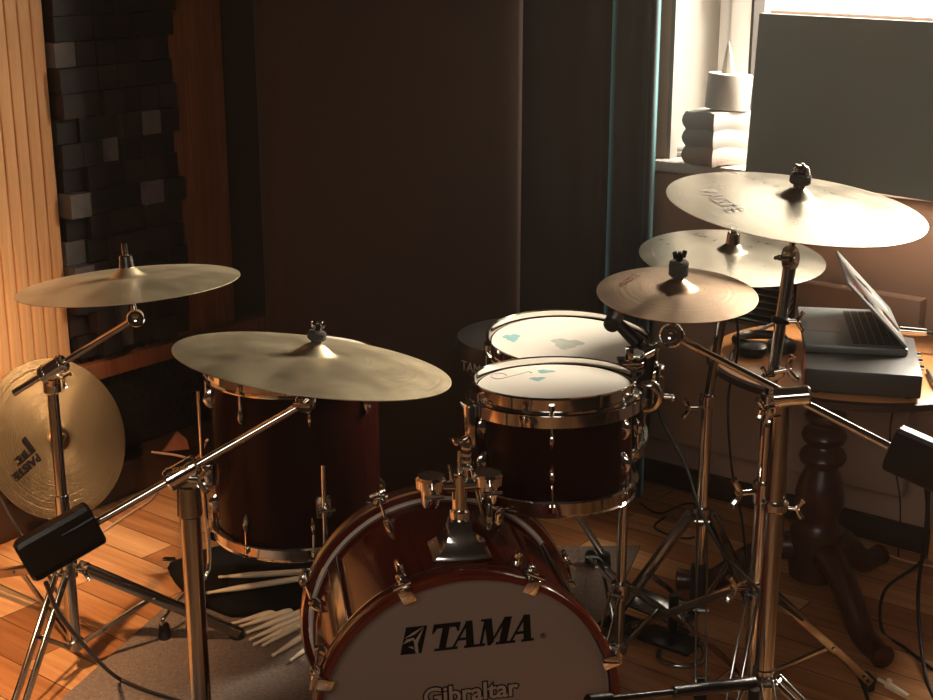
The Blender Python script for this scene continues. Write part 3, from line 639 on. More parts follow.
# ================================================================== CYMBALS
def cym_frame(px, py, Y, ratio, phi):
    p_ = W(px, py, Y); c = -ray(px, py).normalized(); rt = V((1, 0, 0)); rt = (rt-c*rt.dot(c)).normalized(); up = c.cross(rt)
    if up.z < 0: up = -up
    e = math.asin(ratio); f_ = math.radians(phi)
    n = c*math.sin(e)+(rt*math.sin(f_)+up*math.cos(f_))*math.cos(e)
    return p_, n.normalized()
def cymbal(p_, n, D, m, label, xh=V((1, 0, 0)), bell=0.18, bow=0.07, bh=0.095, name='cymbal', group='cymbals of the drum kit'):
    Rc = D/2; m4 = mt(p_, frame(n, xh))
    prof = [(0.006, 0.0)]
    rb = Rc*bell; hb = Rc*bh
    top = []
    for i in range(1, 9):
        t = i/8; top.append((0.006+(rb-0.006)*t, -hb*(1-math.cos(t*PI))/2*1.0))
    for i in range(1, 15):
        t = i/14; r_ = rb+(Rc-rb)*t; top.append((r_, -hb-Rc*bow*(t**1.7)))
    prof += top
    prof += [(r_, z_-0.0014) for r_, z_ in reversed([(0.006, 0.0)]+top)]
    bm = nb(); lathe(bm, prof, M.Identity(4), 96, close=True)
    me = finish(bm, name, m, 30); o = bpy.data.objects.new(name, me); C.objects.link(o); o.matrix_world = m4; WM[o.name] = m4
    tag(o, label, 'cymbal', group); o['_r'] = 0; del o['_r']
    return o, m4
def cym_z(Rc, r_, bell=0.18, bow=0.07, bh=0.095):
    rb = Rc*bell; t = (r_-rb)/(Rc-rb); return -Rc*bh-Rc*bow*(t**1.7)
def wingnut(root, p_, n, sz=1.0, m=CHROME, style='wing'):
    x = V(frame(n, V((1, 0.4, 0))).col[0])
    if style == 'sleeve':
        bm = nb(); cyl(bm, p_-n*0.004, p_+n*0.020*sz, 0.014*sz, 0.012*sz, ch=0.002); put('felt_washer', bm, DCHROME, root)
        bm = nb(); cyl(bm, p_+n*0.016*sz, p_+n*0.042*sz, 0.0055*sz, ch=0.001); put('threaded_rod', bm, m, root); return
    fh_ = 0.030 if style == 'thick' else 0.018
    bm = nb(); cyl(bm, p_+n*0.006*sz, p_+n*(0.006+fh_)*sz, 0.0185*sz, ch=0.003); cyl(bm, p_-n*0.004, p_+n*0.007*sz, 0.010*sz, ch=0.001); put('felt_washer', bm, FELT, root)
    t = 0.006+fh_
    bm = nb()
    if style == 'dome':
        lathe(bm, [(0, 0), (0.014*sz, 0), (0.0145*sz, 0.006*sz), (0.009*sz, 0.014*sz), (0, 0.017*sz)], mt(p_+n*t*sz, frame((n+x*0.35).normalized())), 24)
        box(bm, p_+n*(t+0.010)*sz, (0.034*sz, 0.009*sz, 0.008*sz), frame((n+x*0.25), x), 0.0025)
    else:
        cyl(bm, p_+n*t*sz, p_+n*(t+0.014)*sz, 0.007*sz, ch=0.002)
        for s in (-1, 1):
            q = p_+n*(t+0.010)*sz+x*s*0.0095*sz; box(bm, q+n*0.002, (0.009*sz, 0.006*sz, 0.015*sz), frame((n+x*s*0.25), x), 0.002)
    put('wing_nut', bm, m, root)
    bm = nb(); cyl(bm, p_-n*0.02, p_+n*(t+0.018)*sz, 0.0032, seg=10); put('threaded_rod', bm, m, root)

def tripod(root, c, ztop, zlow, feet, m=DCHROME, w_=0.013, th_=0.005, bar=0.55, foot=True, gap=0.011, z0=0.0):
    c = V((c.x, c.y, 0))
    bm = nb(); cyl(bm, c+V((0, 0, ztop-0.022)), c+V((0, 0, ztop+0.018)), 0.020, ch=0.003); s1 = put('collar', bm, m, root)
    bm = nb(); cyl(bm, c+V((0, 0, zlow-0.012)), c+V((0, 0, zlow+0.012)), 0.019, ch=0.003); put('collar', bm, m, root)
    for f in feet:
        f = V((f.x, f.y, z0+0.022)); d = (f-c); d.z = 0; d.normalize(); s = d.cross(V((0, 0, 1)))
        a = c+d*0.024+V((0, 0, ztop)); ax = (f-a).normalized(); L = (f-a).length; fr = frame(s, ax)
        bm = nb()
        for k in (-1, 1): box(bm, (a+f)/2+s*k*gap, (L, w_, th_*0.6), fr, 0.001)
        for t in (0.02, bar, 0.93): cyl(bm, a+(f-a)*t-s*gap*1.5, a+(f-a)*t+s*gap*1.5, 0.004, seg=8)
        lg_ = put('leg', bm, m, root)
        lo_ = c+d*0.022+V((0, 0, zlow)); mid = a+(f-a)*bar; L2 = (mid-lo_).length
        bm = nb(); box(bm, (lo_+mid)/2, (L2, 0.011, 0.008), frame(s, (mid-lo_)), 0.001); put('brace', bm, m, lg_)
        bm = nb(); cyl(bm, f-ax*0.02, f+ax*0.012, 0.014, 0.013, ch=0.004); cyl(bm, f+V((0, 0, -0.021)), f+V((0, 0, 0.004)), 0.014, 0.013, ch=0.003); put('rubber_foot', bm, RUBBER, lg_)
def tilter(root, p_, axis, r_=0.020, m=CHROME):
    axis = axis.normalized(); bm = nb(); lathe(bm, [(0, -0.012), (r_*0.9, -0.012), (r_, -0.009), (r_, 0.006), (r_*0.85, 0.010), (r_*0.55, 0.010), (r_*0.5, 0.013), (r_*0.2, 0.013), (0, 0.011)], mt(p_, frame(axis)), 32)
    t_ = put('tilter', bm, m, root)
    bm = nb(); q = p_-axis*0.012; x = V(frame(axis).col[0]); cyl(bm, q, q-axis*0.014, 0.006, seg=12); cyl(bm, q-axis*0.014-x*0.014, q-axis*0.014+x*0.014, 0.004, seg=8); put('wing_bolt', bm, m, t_)
def clamp(root, p_, ax, label=None, m=CHROME, r_=0.017, L=0.055):
    ax = ax.normalized(); bm = nb(); cyl(bm, p_-ax*L/2, p_+ax*L/2, r_, ch=0.004, seg=28)
    for t in (-0.3, 0.3): lathe(bm, [(r_, -0.002), (r_+0.0015, -0.002), (r_+0.0015, 0.002), (r_, 0.002)], mt(p_+ax*L*t, frame(ax)), 28, close=True)
    o = put('boom_clamp', bm, m, root); return o
def wing(root, p_, d, sz=1.0, m=CHROME):
    d = d.normalized(); u = V((0, 0, 1)); u = (u-d*u.dot(d)).normalized()
    bm = nb(); cyl(bm, p_, p_+d*0.028*sz, 0.0045*sz, seg=10)
    for s in (-1, 1): tube(bm, smooth_path([p_+d*0.022*sz, p_+d*0.026*sz+u*s*0.010*sz, p_+d*0.034*sz+u*s*0.021*sz], 4), [0.005*sz]*8+[0.006*sz], 8)
    put('wing_bolt', bm, m, root)
def collar(root, p_, ax=V((0, 0, 1)), r_=0.022, h=0.03, m=CHROME):
    bm = nb(); ax = V(ax).normalized(); cyl(bm, p_-ax*h/2, p_+ax*h/2, r_, ch=0.004, seg=24); put('collar', bm, m, root)
def weight(root, a, d, L, up=V((0, 0, 1)), h=0.075, w_=0.045):
    """black boom counterweight: half-round box starting at a along d"""
    d = d.normalized(); s = d.cross(up).normalized(); u = s.cross(d)
    poly = [(-h*0.30, -w_/2), (h*0.42, -w_/2), (h*0.5, -w_*0.35), (h*0.5, w_*0.35), (h*0.42, w_/2), (-h*0.30, w_/2), (-h*0.45, w_*0.30), (-h*0.5, w_*0.12), (-h*0.5, -w_*0.12), (-h*0.45, -w_*0.30)]
    rings = []
    for t, k in ((0, 0.80), (0.01, 0.92), (0.04, 1.0), (0.90, 1.0), (0.96, 0.96), (1.0, 0.82)):
        rings.append([a+d*L*t+u*(y*k)+s*(x*k) for y, x in poly])
    bm = nb(); ring_skin(bm, rings); o = put('counterweight', bm, BLACK, root, ang=25); 
    bm = nb(); tube(bm, [a+d*L*0.02+s*w_*-0.5+u*h*0.22, a+d*L*0.45+s*w_*-0.52+u*h*0.22], [0.006, 0.003], 10); put('moulded_rib', bm, BLACK, o)
    return o

# --- A: rear left crash
pA, nA = cym_frame(127, 266, 2.72, 0.15, -6.0)
cA, mA = cymbal(pA, nA, 0.440, CYM_GREY, 'rear left crash cymbal, dull bronze, in front of the block panel')
SA = W(62, 500, 2.73); baseA = V((SA.x, SA.y, 0))
sA = thing('cymbal_stand', baseA, 'chrome tripod boom stand holding the rear left crash, beside the leaning cymbal', 'cymbal stand', 'cymbal stands')
ztA = W(50, 385, 2.73).z
bm = nb(); cyl(bm, baseA+V((0, 0, 0.06)), baseA+V((0, 0, 0.42)), 0.0145); put('tube', bm, DCHROME, sA)
bm = nb(); cyl(bm, baseA+V((0, 0, 0.40)), baseA+V((0, 0, ztA)), 0.0115); put('tube', bm, DCHROME, sA)
clA = W(52, 358, 2.72); collar(sA, baseA+V((0, 0, ztA)), r_=0.018, h=0.035)
tA = W(136, 318, 2.70); endA = W(14, 393, 2.68); dA = (tA-endA).normalized()
clA = endA+dA*((clA-endA).dot(dA))
bm = nb(); cyl(bm, baseA+V((0, 0, ztA)), clA, 0.012); put('clamp_neck', bm, DCHROME, sA)
clamp(sA, clA, V((dA.x, dA.y, dA.z)), r_=0.018, L=0.06); wing(sA, clA+V((0.008, -0.01, -0.008)), V((1, -0.2, -0.5)), 0.8)
bm = nb(); tube(bm, [endA, endA+dA*0.015, tA], [0.008, 0.007, 0.006]); put('boom_arm', bm, CHROME, sA)
tilter(sA, tA, V((0.15, -1, 0.1)), 0.018)
bm = nb(); cyl(bm, tA, pA-nA*0.02, 0.0055); put('cymbal_rod', bm, CHROME, sA)
wingnut(sA, pA, nA, 1.1, CHROME, 'sleeve')
fA1 = F(240, 640); fA2 = F(6, 725); fA3 = F(-40, 560)
c = baseA
fA1 = V((SA.x+0.50, SA.y+0.03, 0)); fA1 = F(238, 641)
tripod(sA, baseA, W(66, 568, 2.73).z, 0.075, [fA1, F(15, 730), F(-25, 585)], DCHROME, w_=0.020, th_=0.009, bar=0.45, gap=0.012)
wing(sA, baseA+V((0.02, -0.01, W(66, 568, 2.73).z)), V((1, -0.3, 0.0)), 0.9)

# --- B: front left crash
pB, nB = cym_frame(316, 343, 2.20, 0.20, 7.2)
cB, mB = cymbal(pB, nB, 0.458, CYM_GREY, 'large dull grey crash cymbal in front of the floor tom', bh=0.08)
YB = 2.17; qB = W(188, 480, YB); baseB = V((qB.x, qB.y, 0)); clB = W(186, 474, YB)
sB = thing('cymbal_stand', baseB, 'thick chrome stand at lower left with gold lettered clamp, holding the grey crash', 'cymbal stand', 'cymbal stands')
bm = nb(); cyl(bm, baseB+V((0, 0, 0.05)), V((qB.x, qB.y, clB.z-0.05)), 0.0175); cyl(bm, V((qB.x, qB.y, clB.z-0.075)), V((qB.x, qB.y, clB.z-0.018)), 0.021, 0.019, ch=0.003); put('tube', bm, DCHROME, sB)
tB = W(306, 402, 2.19); wB = W(97, 522, 2.10); dB = (tB-wB).normalized()
clB = wB+dB*((clB-wB).dot(dB))
o = clamp(sB, clB, V((dB.x, dB.y*1.0, dB.z*0.2)) if False else dB, r_=0.019, L=0.058); 
bm = text_bm('TAMA', 0.011, mt(clB+V((0.0, -0.0150, 0.0125)), frame(V((0, -0.8, 0.66)), V((dB.x, 0, dB.z*0.5)))), 0.001, offset=0.0003, shear=0.2); put('maker_lettering', bm, GOLD, o)
wing(sB, clB+V((0.012, -0.012, -0.006)), V((1, -0.35, 0.05)), 1.0)
bm = nb(); tube(bm, [wB, tB], 0.0065); put('boom_arm', bm, CHROME, sB)
tilter(sB, tB, V((0.15, 1, -0.1)), 0.017, CHROME)
bm = nb(); cyl(bm, tB, pB-nB*0.02, 0.0055); put('cymbal_rod', bm, CHROME, sB)
wingnut(sB, pB, nB, 0.85)
weight(sB, wB, W(20, 566, 2.04)-wB, 0.130, h=0.078, w_=0.030)
tripod(sB, baseB, 0.22, 0.07, [baseB+V((0.30, -0.15, 0)), baseB+V((-0.30, -0.15, 0)), baseB+V((0, 0.33, 0))], DCHROME, z0=RZ)

# --- C: splash stand with boom to the right
YC = 2.30
pC, nC = cym_frame(678, 279, YC, 0.335, 3.5)
cC, mC = cymbal(pC, nC, 0.272, CYM_DARK, 'small tarnished splash cymbal in front of the larger pair at right', bell=0.28, bh=0.12)
qC = W(780, 430, YC); baseC = V((qC.x, qC.y, 0)); clC = W(786, 396, YC)
sC = thing('cymbal_stand', baseC, 'front right chrome stand whose long boom carries the small splash cymbal and a black counterweight', 'cymbal stand', 'cymbal stands')
bm = nb(); cyl(bm, baseC+V((0, 0, 0.05)), V((qC.x, qC.y, 0.50)), 0.0175); put('tube', bm, DCHROME, sC)
bm = nb(); cyl(bm, V((qC.x, qC.y, 0.49)), V((qC.x, qC.y, clC.z-0.015)), 0.0185, 0.0175); put('tube', bm, DCHROME, sC)
collar(sC, V((qC.x, qC.y, W(772, 505, YC).z)), r_=0.024, h=0.02)
wing(sC, V((qC.x+0.02, qC.y-0.005, W(772, 507, YC).z)), V((1, -0.3, 0)), 0.8)
tC = W(672, 335, YC); wC = W(890, 447, YC-0.08); dC = (wC-tC).normalized()
clC = tC+dC*((clC-tC).dot(dC))
clamp(sC, clC, (dC+V((0, 0, 0.75))) if False else V((1, -0.1, 0.12)), r_=0.017, L=0.066)
wing(sC, clC+V((-0.03, -0.01, -0.015)), V((-1, -0.3, -0.1)), 0.9); wing(sC, clC+V((-0.02, -0.015, -0.03)), V((-1, -0.5, 0.0)), 0.8)
bm = nb(); tube(bm, [tC+dC*0.012, tC+dC*0.05, tC+dC*0.052, wC], [0.0075, 0.0075, 0.0062, 0.0075]); put('boom_arm', bm, CHROME, sC)
tilter(sC, tC, V((-0.35, -1, 0.15)), 0.021)
bm = nb(); cyl(bm, tC, pC-nC*0.02, 0.005); put('cymbal_rod', bm, CHROME, sC)
wingnut(sC, pC, nC, 0.9, BLKMETAL, 'thick')
weight(sC, wC, (W(960, 478, YC-0.14)-wC), 0.14, h=0.084, w_=0.030)
tripod(sC, baseC, 0.24, 0.07, [baseC+V((0.28, -0.18, 0)), baseC+V((-0.22, -0.26, 0)), baseC+V((0.05, 0.30, 0)) if False else baseC+V((0.0, -0.36, 0))], DCHROME)

# --- D: big right cymbal
YD = 2.64
pD, nD = cym_frame(799, 187, YD, 0.238, 8.3)
cD, mD = cymbal(pD, nD, 0.494, CYM_PALE, 'large shiny pale cymbal at upper right in front of the grey panel', bh=0.085)
loD = W(762, 500, 2.62); baseD = V((loD.x, loD.y, 0))
sD = thing('cymbal_stand', baseD, 'chrome stand holding the large shiny cymbal, its tripod behind the front right stand', 'cymbal stand', 'cymbal stands')
zj = W(768, 408, 2.62).z; jD = V((loD.x, loD.y, zj))
bm = nb(); cyl(bm, baseD+V((0, 0, 0.04)), V((loD.x, loD.y, W(765, 495, 2.62).z)), 0.0150); put('tube', bm, CHROME, sD)
bm = nb(); cyl(bm, V((loD.x, loD.y, W(765, 495, 2.62).z)), jD, 0.0125); put('tube', bm, CHROME, sD)
collar(sD, V((loD.x, loD.y, W(765, 492, 2.62).z)), r_=0.020, h=0.05); wing(sD, V((loD.x-0.02, loD.y-0.01, W(765, 490, 2.62).z)), V((-1, -0.3, 0.05)), 1.4)
collar(sD, jD+V((0, 0, 0.01)), r_=0.017, h=0.04)
k1 = W(773, 375, 2.62); k2 = W(781, 320, 2.63); tD = W(791, 258, 2.64)
bm = nb(); cyl(bm, jD, k1, 0.011); put('tube', bm, DCHROME, sD)
bm = nb(); cyl(bm, k1, k2, 0.0115); cyl(bm, k2, tD, 0.0135, 0.0125); put('tube', bm, DCHROME, sD)
clamp(sD, k1, V((1, -0.2, 0.9)), L=0.045, r_=0.013); wing(sD, k1+V((0.0, -0.01, 0.01)), V((1, -0.2, 0.25)), 1.2); wing(sD, k1+V((0, -0.01, 0.0)), V((-1, -0.2, 0.1)), 0.8)
collar(sD, k2, tD-k2, r_=0.019, h=0.014, m=BLKMETAL); wing(sD, k2+V((0.01, -0.01, 0)), V((1, -0.2, 0.05)), 0.9)
tilter(sD, tD, V((0.9, -0.6, 0.1)), 0.024, DCHROME)
bm = nb(); cyl(bm, tD, pD-nD*0.02, 0.006); put('cymbal_rod', bm, CHROME, sD)
wingnut(sD, pD, nD, 1.1, CHROME, 'dome')
fD = [F(868, 690), F(632, 636), F(726, 740)]
tripod(sD, baseD, W(748, 588, 2.62).z, 0.05, fD, DCHROME, w_=0.018, th_=0.008, bar=0.62)
wing(sD, V((loD.x-0.02, loD.y-0.01, W(748, 585, 2.62).z)), V((-1, -0.25, 0.05)), 1.3)

# --- E: rear right cymbal
YE = 2.93
pE, nE = cym_frame(733, 242, YE, 0.29, 4.7)
cE, mE = cymbal(pE, nE, 0.395, CYM_PALE, 'middle pale cymbal partly behind the large shiny one at right')
loE = W(702, 510, YE); baseE = V((loE.x, loE.y, 0))
sE = thing('cymbal_stand', baseE, 'rear right chrome stand with splayed tripod, holding the middle pale cymbal', 'cymbal stand', 'cymbal stands')
ze = W(712, 400, YE).z
bm = nb(); cyl(bm, baseE+V((0, 0, 0.06)), baseE+V((0, 0, ze)), 0.0125); put('tube', bm, CHROME, sE)
bm = nb(); cyl(bm, baseE+V((0, 0, ze)), pE-nE*0.09, 0.010); put('tube', bm, DCHROME, sE)
bm = nb(); cyl(bm, pE-nE*0.09, pE-nE*0.01, 0.006); put('cymbal_rod', bm, CHROME, sE)
collar(sE, baseE+V((0, 0, ze)), r_=0.018, h=0.03); wing(sE, baseE+V((-0.02, 0, ze-0.02)), V((-1, -0.2, 0.05)), 1.0)
wingnut(sE, pE, nE, 1.1, DCHROME, 'sleeve')
tripod(sE, baseE, W(700, 514, YE).z, 0.07, [F(612, 628), F(748, 605), F(700, 700)], DCHROME, w_=0.020, th_=0.008)
bm = nb(); cyl(bm, baseE+V((0, 0, 0.08)), baseE+V((0, 0, 0.17)), 0.019, ch=0.004); put('rubber_sleeve', bm, RUBBER, sE)

# --- leaning PAISTE cymbal
cp = V((-0.0, 0, 0))
nP = (U*0.93 + V((0, 0, 0.34))).normalized()
pP = onplane(63, 437, R(0.19, 0), U)
cP, mP = cymbal(pP, nP, 0.430, CYM_GOLD, 'golden ride cymbal leaning upright against the left wall, PAISTE printed upside down', xh=N, bell=0.17, bow=0.05, name='cymbal', group=None)
DOWN = (V((0, 0, -1))-nP*(-nP.z)).normalized()
if 'group' in cP: del cP['group']
left = nP.cross(DOWN)*-1     # along wall toward the left of the picture
# which tangent points to image left (towards camera side, -N)
lf = -N - nP*((-N).dot(nP)); lf.normalize()
def on_cym(m4, Rc, x, y, n_, px_dir, extra=0.0022, **k):
    pass
tilt = 0.35
rx = (-(lf)*-1)     # picture right
# lettering is rotated nearly upside down: letter x axis runs to picture left and slightly up
lx = (lf*0.93 + DOWN*0.37).normalized() ; 
r_lo = 0.135; ctr = pP + lf*0.112 + DOWN*0.045
zoff = cym_z(0.2025, 0.125, 0.17, 0.05)
bm = text_bm('PAISTE', 0.030, mt(ctr+nP*(zoff+0.0018), frame(nP, lx)), 0.0006, offset=0.0012); put('maker_lettering', bm, INK, cP, label='black upside down word PAISTE')
bm = nb(); ml = mt(ctr-DOWN*0.036+lx*-0.002+nP*(zoff+0.0028), frame(nP, lx))
prism(bm, [(-0.03, 0.018), (-0.016, 0.018), (-0.016, -0.026), (-0.024, -0.030), (-0.03, -0.030)], ml, 0.0006); prism(bm, [(-0.006, 0.018), (0.008, 0.018), (0.008, -0.002), (-0.006, -0.006)], ml, 0.0006)
prism(bm, [(0.014, 0.018), (0.030, 0.018), (0.030, 0.012), (0.020, 0.012), (0.020, 0.002), (0.030, 0.002), (0.030, -0.004), (0.014, -0.004)], ml, 0.0006); prism(bm, [(-0.03, 0.018), (0.03, 0.018), (0.03, 0.013), (-0.03, 0.013)], ml, 0.0006)
put('emblem', bm, INK, cP)
# markings on the right hand cymbals
def arc_text(o, m4, Rc, s, size, ang, rad, m, name, spin=0.0, off=0.0, bell=0.18, bh=0.085):
    zz = cym_z(Rc, rad, bell, 0.07, bh)
    slope = math.atan2(Rc*0.07*1.7*((rad-Rc*bell)/(Rc-Rc*bell))**0.7, Rc-Rc*bell)
    mm = m4 @ M.Rotation(ang, 4, 'Z') @ M.Translation((rad, 0, zz+0.0015)) @ M.Rotation(slope, 4, 'Y') @ M.Rotation(spin, 4, 'Z')
    put(name, text_bm(s, size, mm, 0.0005, offset=off), m, o)
arc_text(cD, mD, 0.254, 'PAISTE', 0.046, math.radians(194), 0.160, GREYST, 'maker_lettering', math.radians(90))
arc_text(cC, mC, 0.136, 'PAISTE', 0.020, math.radians(148), 0.088, REDP, 'maker_lettering', math.radians(-90), bell=0.28, bh=0.12)
arc_text(cC, mC, 0.136, '101', 0.020, math.radians(-30), 0.088, GREYST, 'model_lettering', math.radians(100), bell=0.28, bh=0.12) if False else None

# ================================================================== tom microphone, stand, cables
def cable(name, pts, r, m, label, grp=None):
    bm = nb(); tube(bm, smooth_path(pts, 8), r, 8); return single(name, bm, m, label, 'cable', grp)
mic = W(613, 322, 2.82)
mk = thing('clip_microphone', mic, 'black clip-on microphone over the rear rack tom edge', 'microphone')
bm = nb(); d = V((-0.35, -0.9, -0.25)).normalized(); cyl(bm, mic-d*0.022, mic+d*0.018, 0.019, 0.017, ch=0.004); put('head', bm, BLACK, mk)
b2 = W(640, 345, 2.80); bm = nb(); cyl(bm, mic-d*0.01, b2, 0.012, 0.015, ch=0.004); put('body', bm, BLKMETAL, mk)
b3 = W(652, 385, 2.79); bm = nb(); tube(bm, smooth_path([b2, W(648, 352, 2.79), b3, W(652, 400, 2.78)], 5), 0.010); put('clip', bm, BLACK, mk)
# tom clamp stand
ts = V((W(640, 500, 2.76).x, 2.76, 0)); ts = V((0.33, 2.735, 0))
tst = thing('tom_stand', ts, 'short chrome tom stand with tangled clamps at the right of the rack toms', 'tom stand')
topz = 0.66
bm = nb(); cyl(bm, ts+V((0, 0, 0.04)), ts+V((0, 0, topz)), 0.011); put('tube', bm, DCHROME, tst)
for k, (px, py) in enumerate(((651, 352), (652, 374), (640, 365))):
    q = W(px, py, 2.77+0.01*k); bm = nb(); cyl(bm, q+V((-0.014, 0, -0.008)), q+V((0.014, 0, 0.008)), 0.012, ch=0.003); box(bm, q+V((0.012, -0.005, 0.012)), (0.010, 0.012, 0.024), None, 0.003)
    cyl(bm, q+V((0.01, -0.01, -0.016)), q+V((0.01, -0.012, 0.02)), 0.004, seg=8); put('clamp', bm, CHROME, tst)
bm = nb(); tube(bm, [ts+V((0, 0, topz-0.01)), W(648, 375, 2.77)], 0.009); tube(bm, [W(648, 380, 2.77), W(653, 345, 2.77)], 0.009); put('arm', bm, BLKMETAL, tst)
bm = nb(); q = W(629, 362, 2.79); box(bm, q, (0.05, 0.03, 0.012), frame(V((0, -0.3, 1)), V((1, 0, 0.2))), 0.003); box(bm, q+V((0.0, 0, 0.018)), (0.018, 0.014, 0.03), None, 0.003); put('rim_clip', bm, CHROME, tst)
bm = nb(); q = W(657, 390, 2.78); cyl(bm, q+V((0, 0, 0.03)), q+V((0, 0, -0.03)), 0.012, ch=0.004); put('sleeve', bm, DCHROME, tst)
tripod(tst, ts, 0.2, 0.06, [F(590, 566), V((0.50, 2.9, 0)), V((0.26, 2.62, 0))], DCHROME, z0=RZ)

cable('audio_cable', [W(655, 392, 2.74), W(662, 420, 2.72), W(685, 465, 2.66), W(700, 510, 2.6), W(725, 555, 2.56), W(758, 590, 2.53), W(770, 618, 2.53), W(764, 655, 2.50), W(760, 688, 2.46)], 0.0035, CABLE, 'black cable running from the tom microphone down to the front right stand')
cable('audio_cable', [W(735, 300, 2.98), W(738, 350, 3.0), W(728, 400, 3.0), W(732, 470, 3.0), W(742, 520, 3.0), F(748, 590)+V((0, 0, 0.006))], 0.003, CABLE, 'black cable hanging straight behind the middle pale cymbal stand')
cable('audio_cable', [W(46, 583, 2.06), W(60, 615, 2.20), W(90, 652, 2.42), F(115, 676, 0.035), F(140, 688, 0.016), F(172, 699, 0.015), F(215, 712, 0.015), F(260, 720, 0.015)], 0.0042, CABLE, 'black cable dropping from the lower left counterweight to the rug')
cable('audio_cable', [F(-10, 505, 0.0)+V((0, 0, 0.10)), W(12, 520, 2.95), W(40, 560, 2.9), F(60, 600)+V((0, 0, 0.006))], 0.004, CABLE, 'short black cable under the leaning cymbal at the left edge')
cable('pale_cable', [W(152, 452, 3.75), W(175, 455, 3.7), W(196, 458, 3.6), W(207, 440, 3.4)], 0.0035, CABLEP, 'pale cable on the skirting ledge left of the floor tom')
cable('pale_cable', [F(100, 535)+V((0, 0, 0.006)), F(130, 515)+V((0, 0, 0.006)), F(152, 500)+V((0, 0, 0.006)), F(165, 480)+V((0, 0, 0.006))], 0.003, CABLEP, 'thin pale cable lying on the lit floor at left')
cable('audio_cable', [F(640, 505)+V((0, 0, 0.005)), F(660, 515)+V((0, 0, 0.005)), F(690, 505)+V((0, 0, 0.005)), F(720, 520)+V((0, 0, 0.005)), F(690, 540)+V((0, 0, 0.005)), F(655, 530)+V((0, 0, 0.005)), F(665, 520)+V((0, 0, 0.009))], 0.003, CABLE, 'loop of black cable on the floor behind the toms')
cable('audio_cable', [V((1.02, 2.96, 0.622)), V((1.0, 2.84, 0.622)), V((0.985, 2.745, 0.60)), W(926, 465, 2.75), W(928, 520, 2.8), W(922, 560, 2.85), W(885, 590, 2.9), F(882, 632)+V((0, 0, 0.005)), F(905, 650)+V((0, 0, 0.005)), F(933, 672)+V((0, 0, 0.005))], 0.004, CABLE, 'black cable curving in a big loop at the right edge')
cable('audio_cable', [V((1.06, 2.98, 0.623)), V((1.03, 2.86, 0.622)), V((1.005, 2.765, 0.60)), W(931, 470, 2.78), W(926, 530, 2.82), W(918, 600, 2.9), F(926, 680)+V((0, 0, 0.005)), F(945, 720)+V((0, 0, 0.005))], 0.0045, CABLE, 'thick black cable falling straight at the right edge')
cable('thin_wire', [W(895, 400, 3.3), W(890, 440, 3.3), W(900, 500, 3.2), F(898, 560)+V((0, 0, 0.005))], 0.0022, CABLE, 'thin dark wire hanging below the table in front of the radiator')
cable('pale_cable', [F(842, 548)+V((0, 0, 0.02)), F(870, 555)+V((0, 0, 0.02)), F(905, 568)+V((0, 0, 0.02)), F(940, 575)+V((0, 0, 0.02))], 0.003, CABLEP, 'pale cable along the foot of the wall right of the pedestal')
cable('audio_cable', [W(775, 600, 2.56), W(800, 618, 2.62), W(840, 650, 2.72), F(862, 686)+V((0, 0, 0.005)), F(872, 720)+V((0, 0, 0.005))], 0.004, CABLE, 'black cable running along the right leg of the big cymbal stand')
# jack connector on floor at right
bm = nb(); a = F(878, 684)+V((0, 0, 0.012)); b_ = F(908, 702)+V((0, 0, 0.012)); cyl(bm, a, a+(b_-a)*0.3, 0.004); cyl(bm, a+(b_-a)*0.28, b_, 0.009, 0.006, ch=0.001); cyl(bm, a+(b_-a)*0.3+V((0, 0, -.002)), a+(b_-a)*0.36+V((0, 0, 0.012)), 0.006)
single('cable_connector', bm, STICK, 'pale cable plug lying on the floor at lower right', 'plug')
# mic boom across the bottom
mb = thing('microphone_boom', W(752, 690, 2.2), 'black microphone boom lying level at the bottom edge, right of the bass drum', 'microphone stand')
q0, q1_ = W(590, 701, 2.06), W(755, 683, 2.22)
bm = nb(); cyl(bm, q0, q0+(q1_-q0)*0.5, 0.0055); put('boom_arm', bm, BLKMETAL, mb)
bm = nb(); cyl(bm, q0+(q1_-q0)*0.48, q1_, 0.010, 0.012, ch=0.003); put('handle', bm, BLACK, mb)
bm = nb(); cyl(bm, q0+(q1_-q0)*-0.02, q0+(q1_-q0)*0.12, 0.012, ch=0.003); put('joint', bm, BLKMETAL, mb)
bm = nb(); cyl(bm, V((q1_.x-0.005, q1_.y-0.02, 0.03)), q1_+V((-0.005, -0.02, 0)), 0.010); put('upright', bm, BLKMETAL, mb)
bm = nb(); lathe(bm, [(0, 0), (0.11, 0), (0.11, 0.012), (0.03, 0.03), (0, 0.03)], M.Translation((q1_.x-0.005, q1_.y-0.02, 0)), 36); put('base', bm, BLACK, mb)
# pedal beside the rear stand
pd = F(650, 645); ped = thing('foot_pedal', V((pd.x, pd.y, 0)), 'dark metal foot pedal on the floor between bass drum and rear right stand', 'pedal')
fr = frame(V((-0.1, -0.25, 1)), V((0.75, -0.6, 0)))
bm = nb(); box(bm, F(655, 625)+V((0, 0, 0.05)), (0.20, 0.07, 0.008), fr, 0.003); put('footboard', bm, DCHROME, ped)
bm = nb(); box(bm, F(650, 640)+V((0, 0, 0.018)), (0.24, 0.08, 0.008), frame(V((0, 0, 1)), V((0.75, -0.6, 0))), 0.002); put('base_plate', bm, BLKMETAL, ped)
bm = nb(); c = F(682, 668)+V((0, 0, 0.02)); tube(bm, smooth_path([c+V((-0.045, 0.04, 0)), c+V((-0.05, 0.0, 0)), c+V((-0.02, -0.025, 0)), c+V((0.03, -0.022, 0)), c+V((0.05, 0.01, 0.01)), c+V((0.045, 0.04, 0.02))], 5), 0.006); put('hoop_frame', bm, DCHROME, ped)
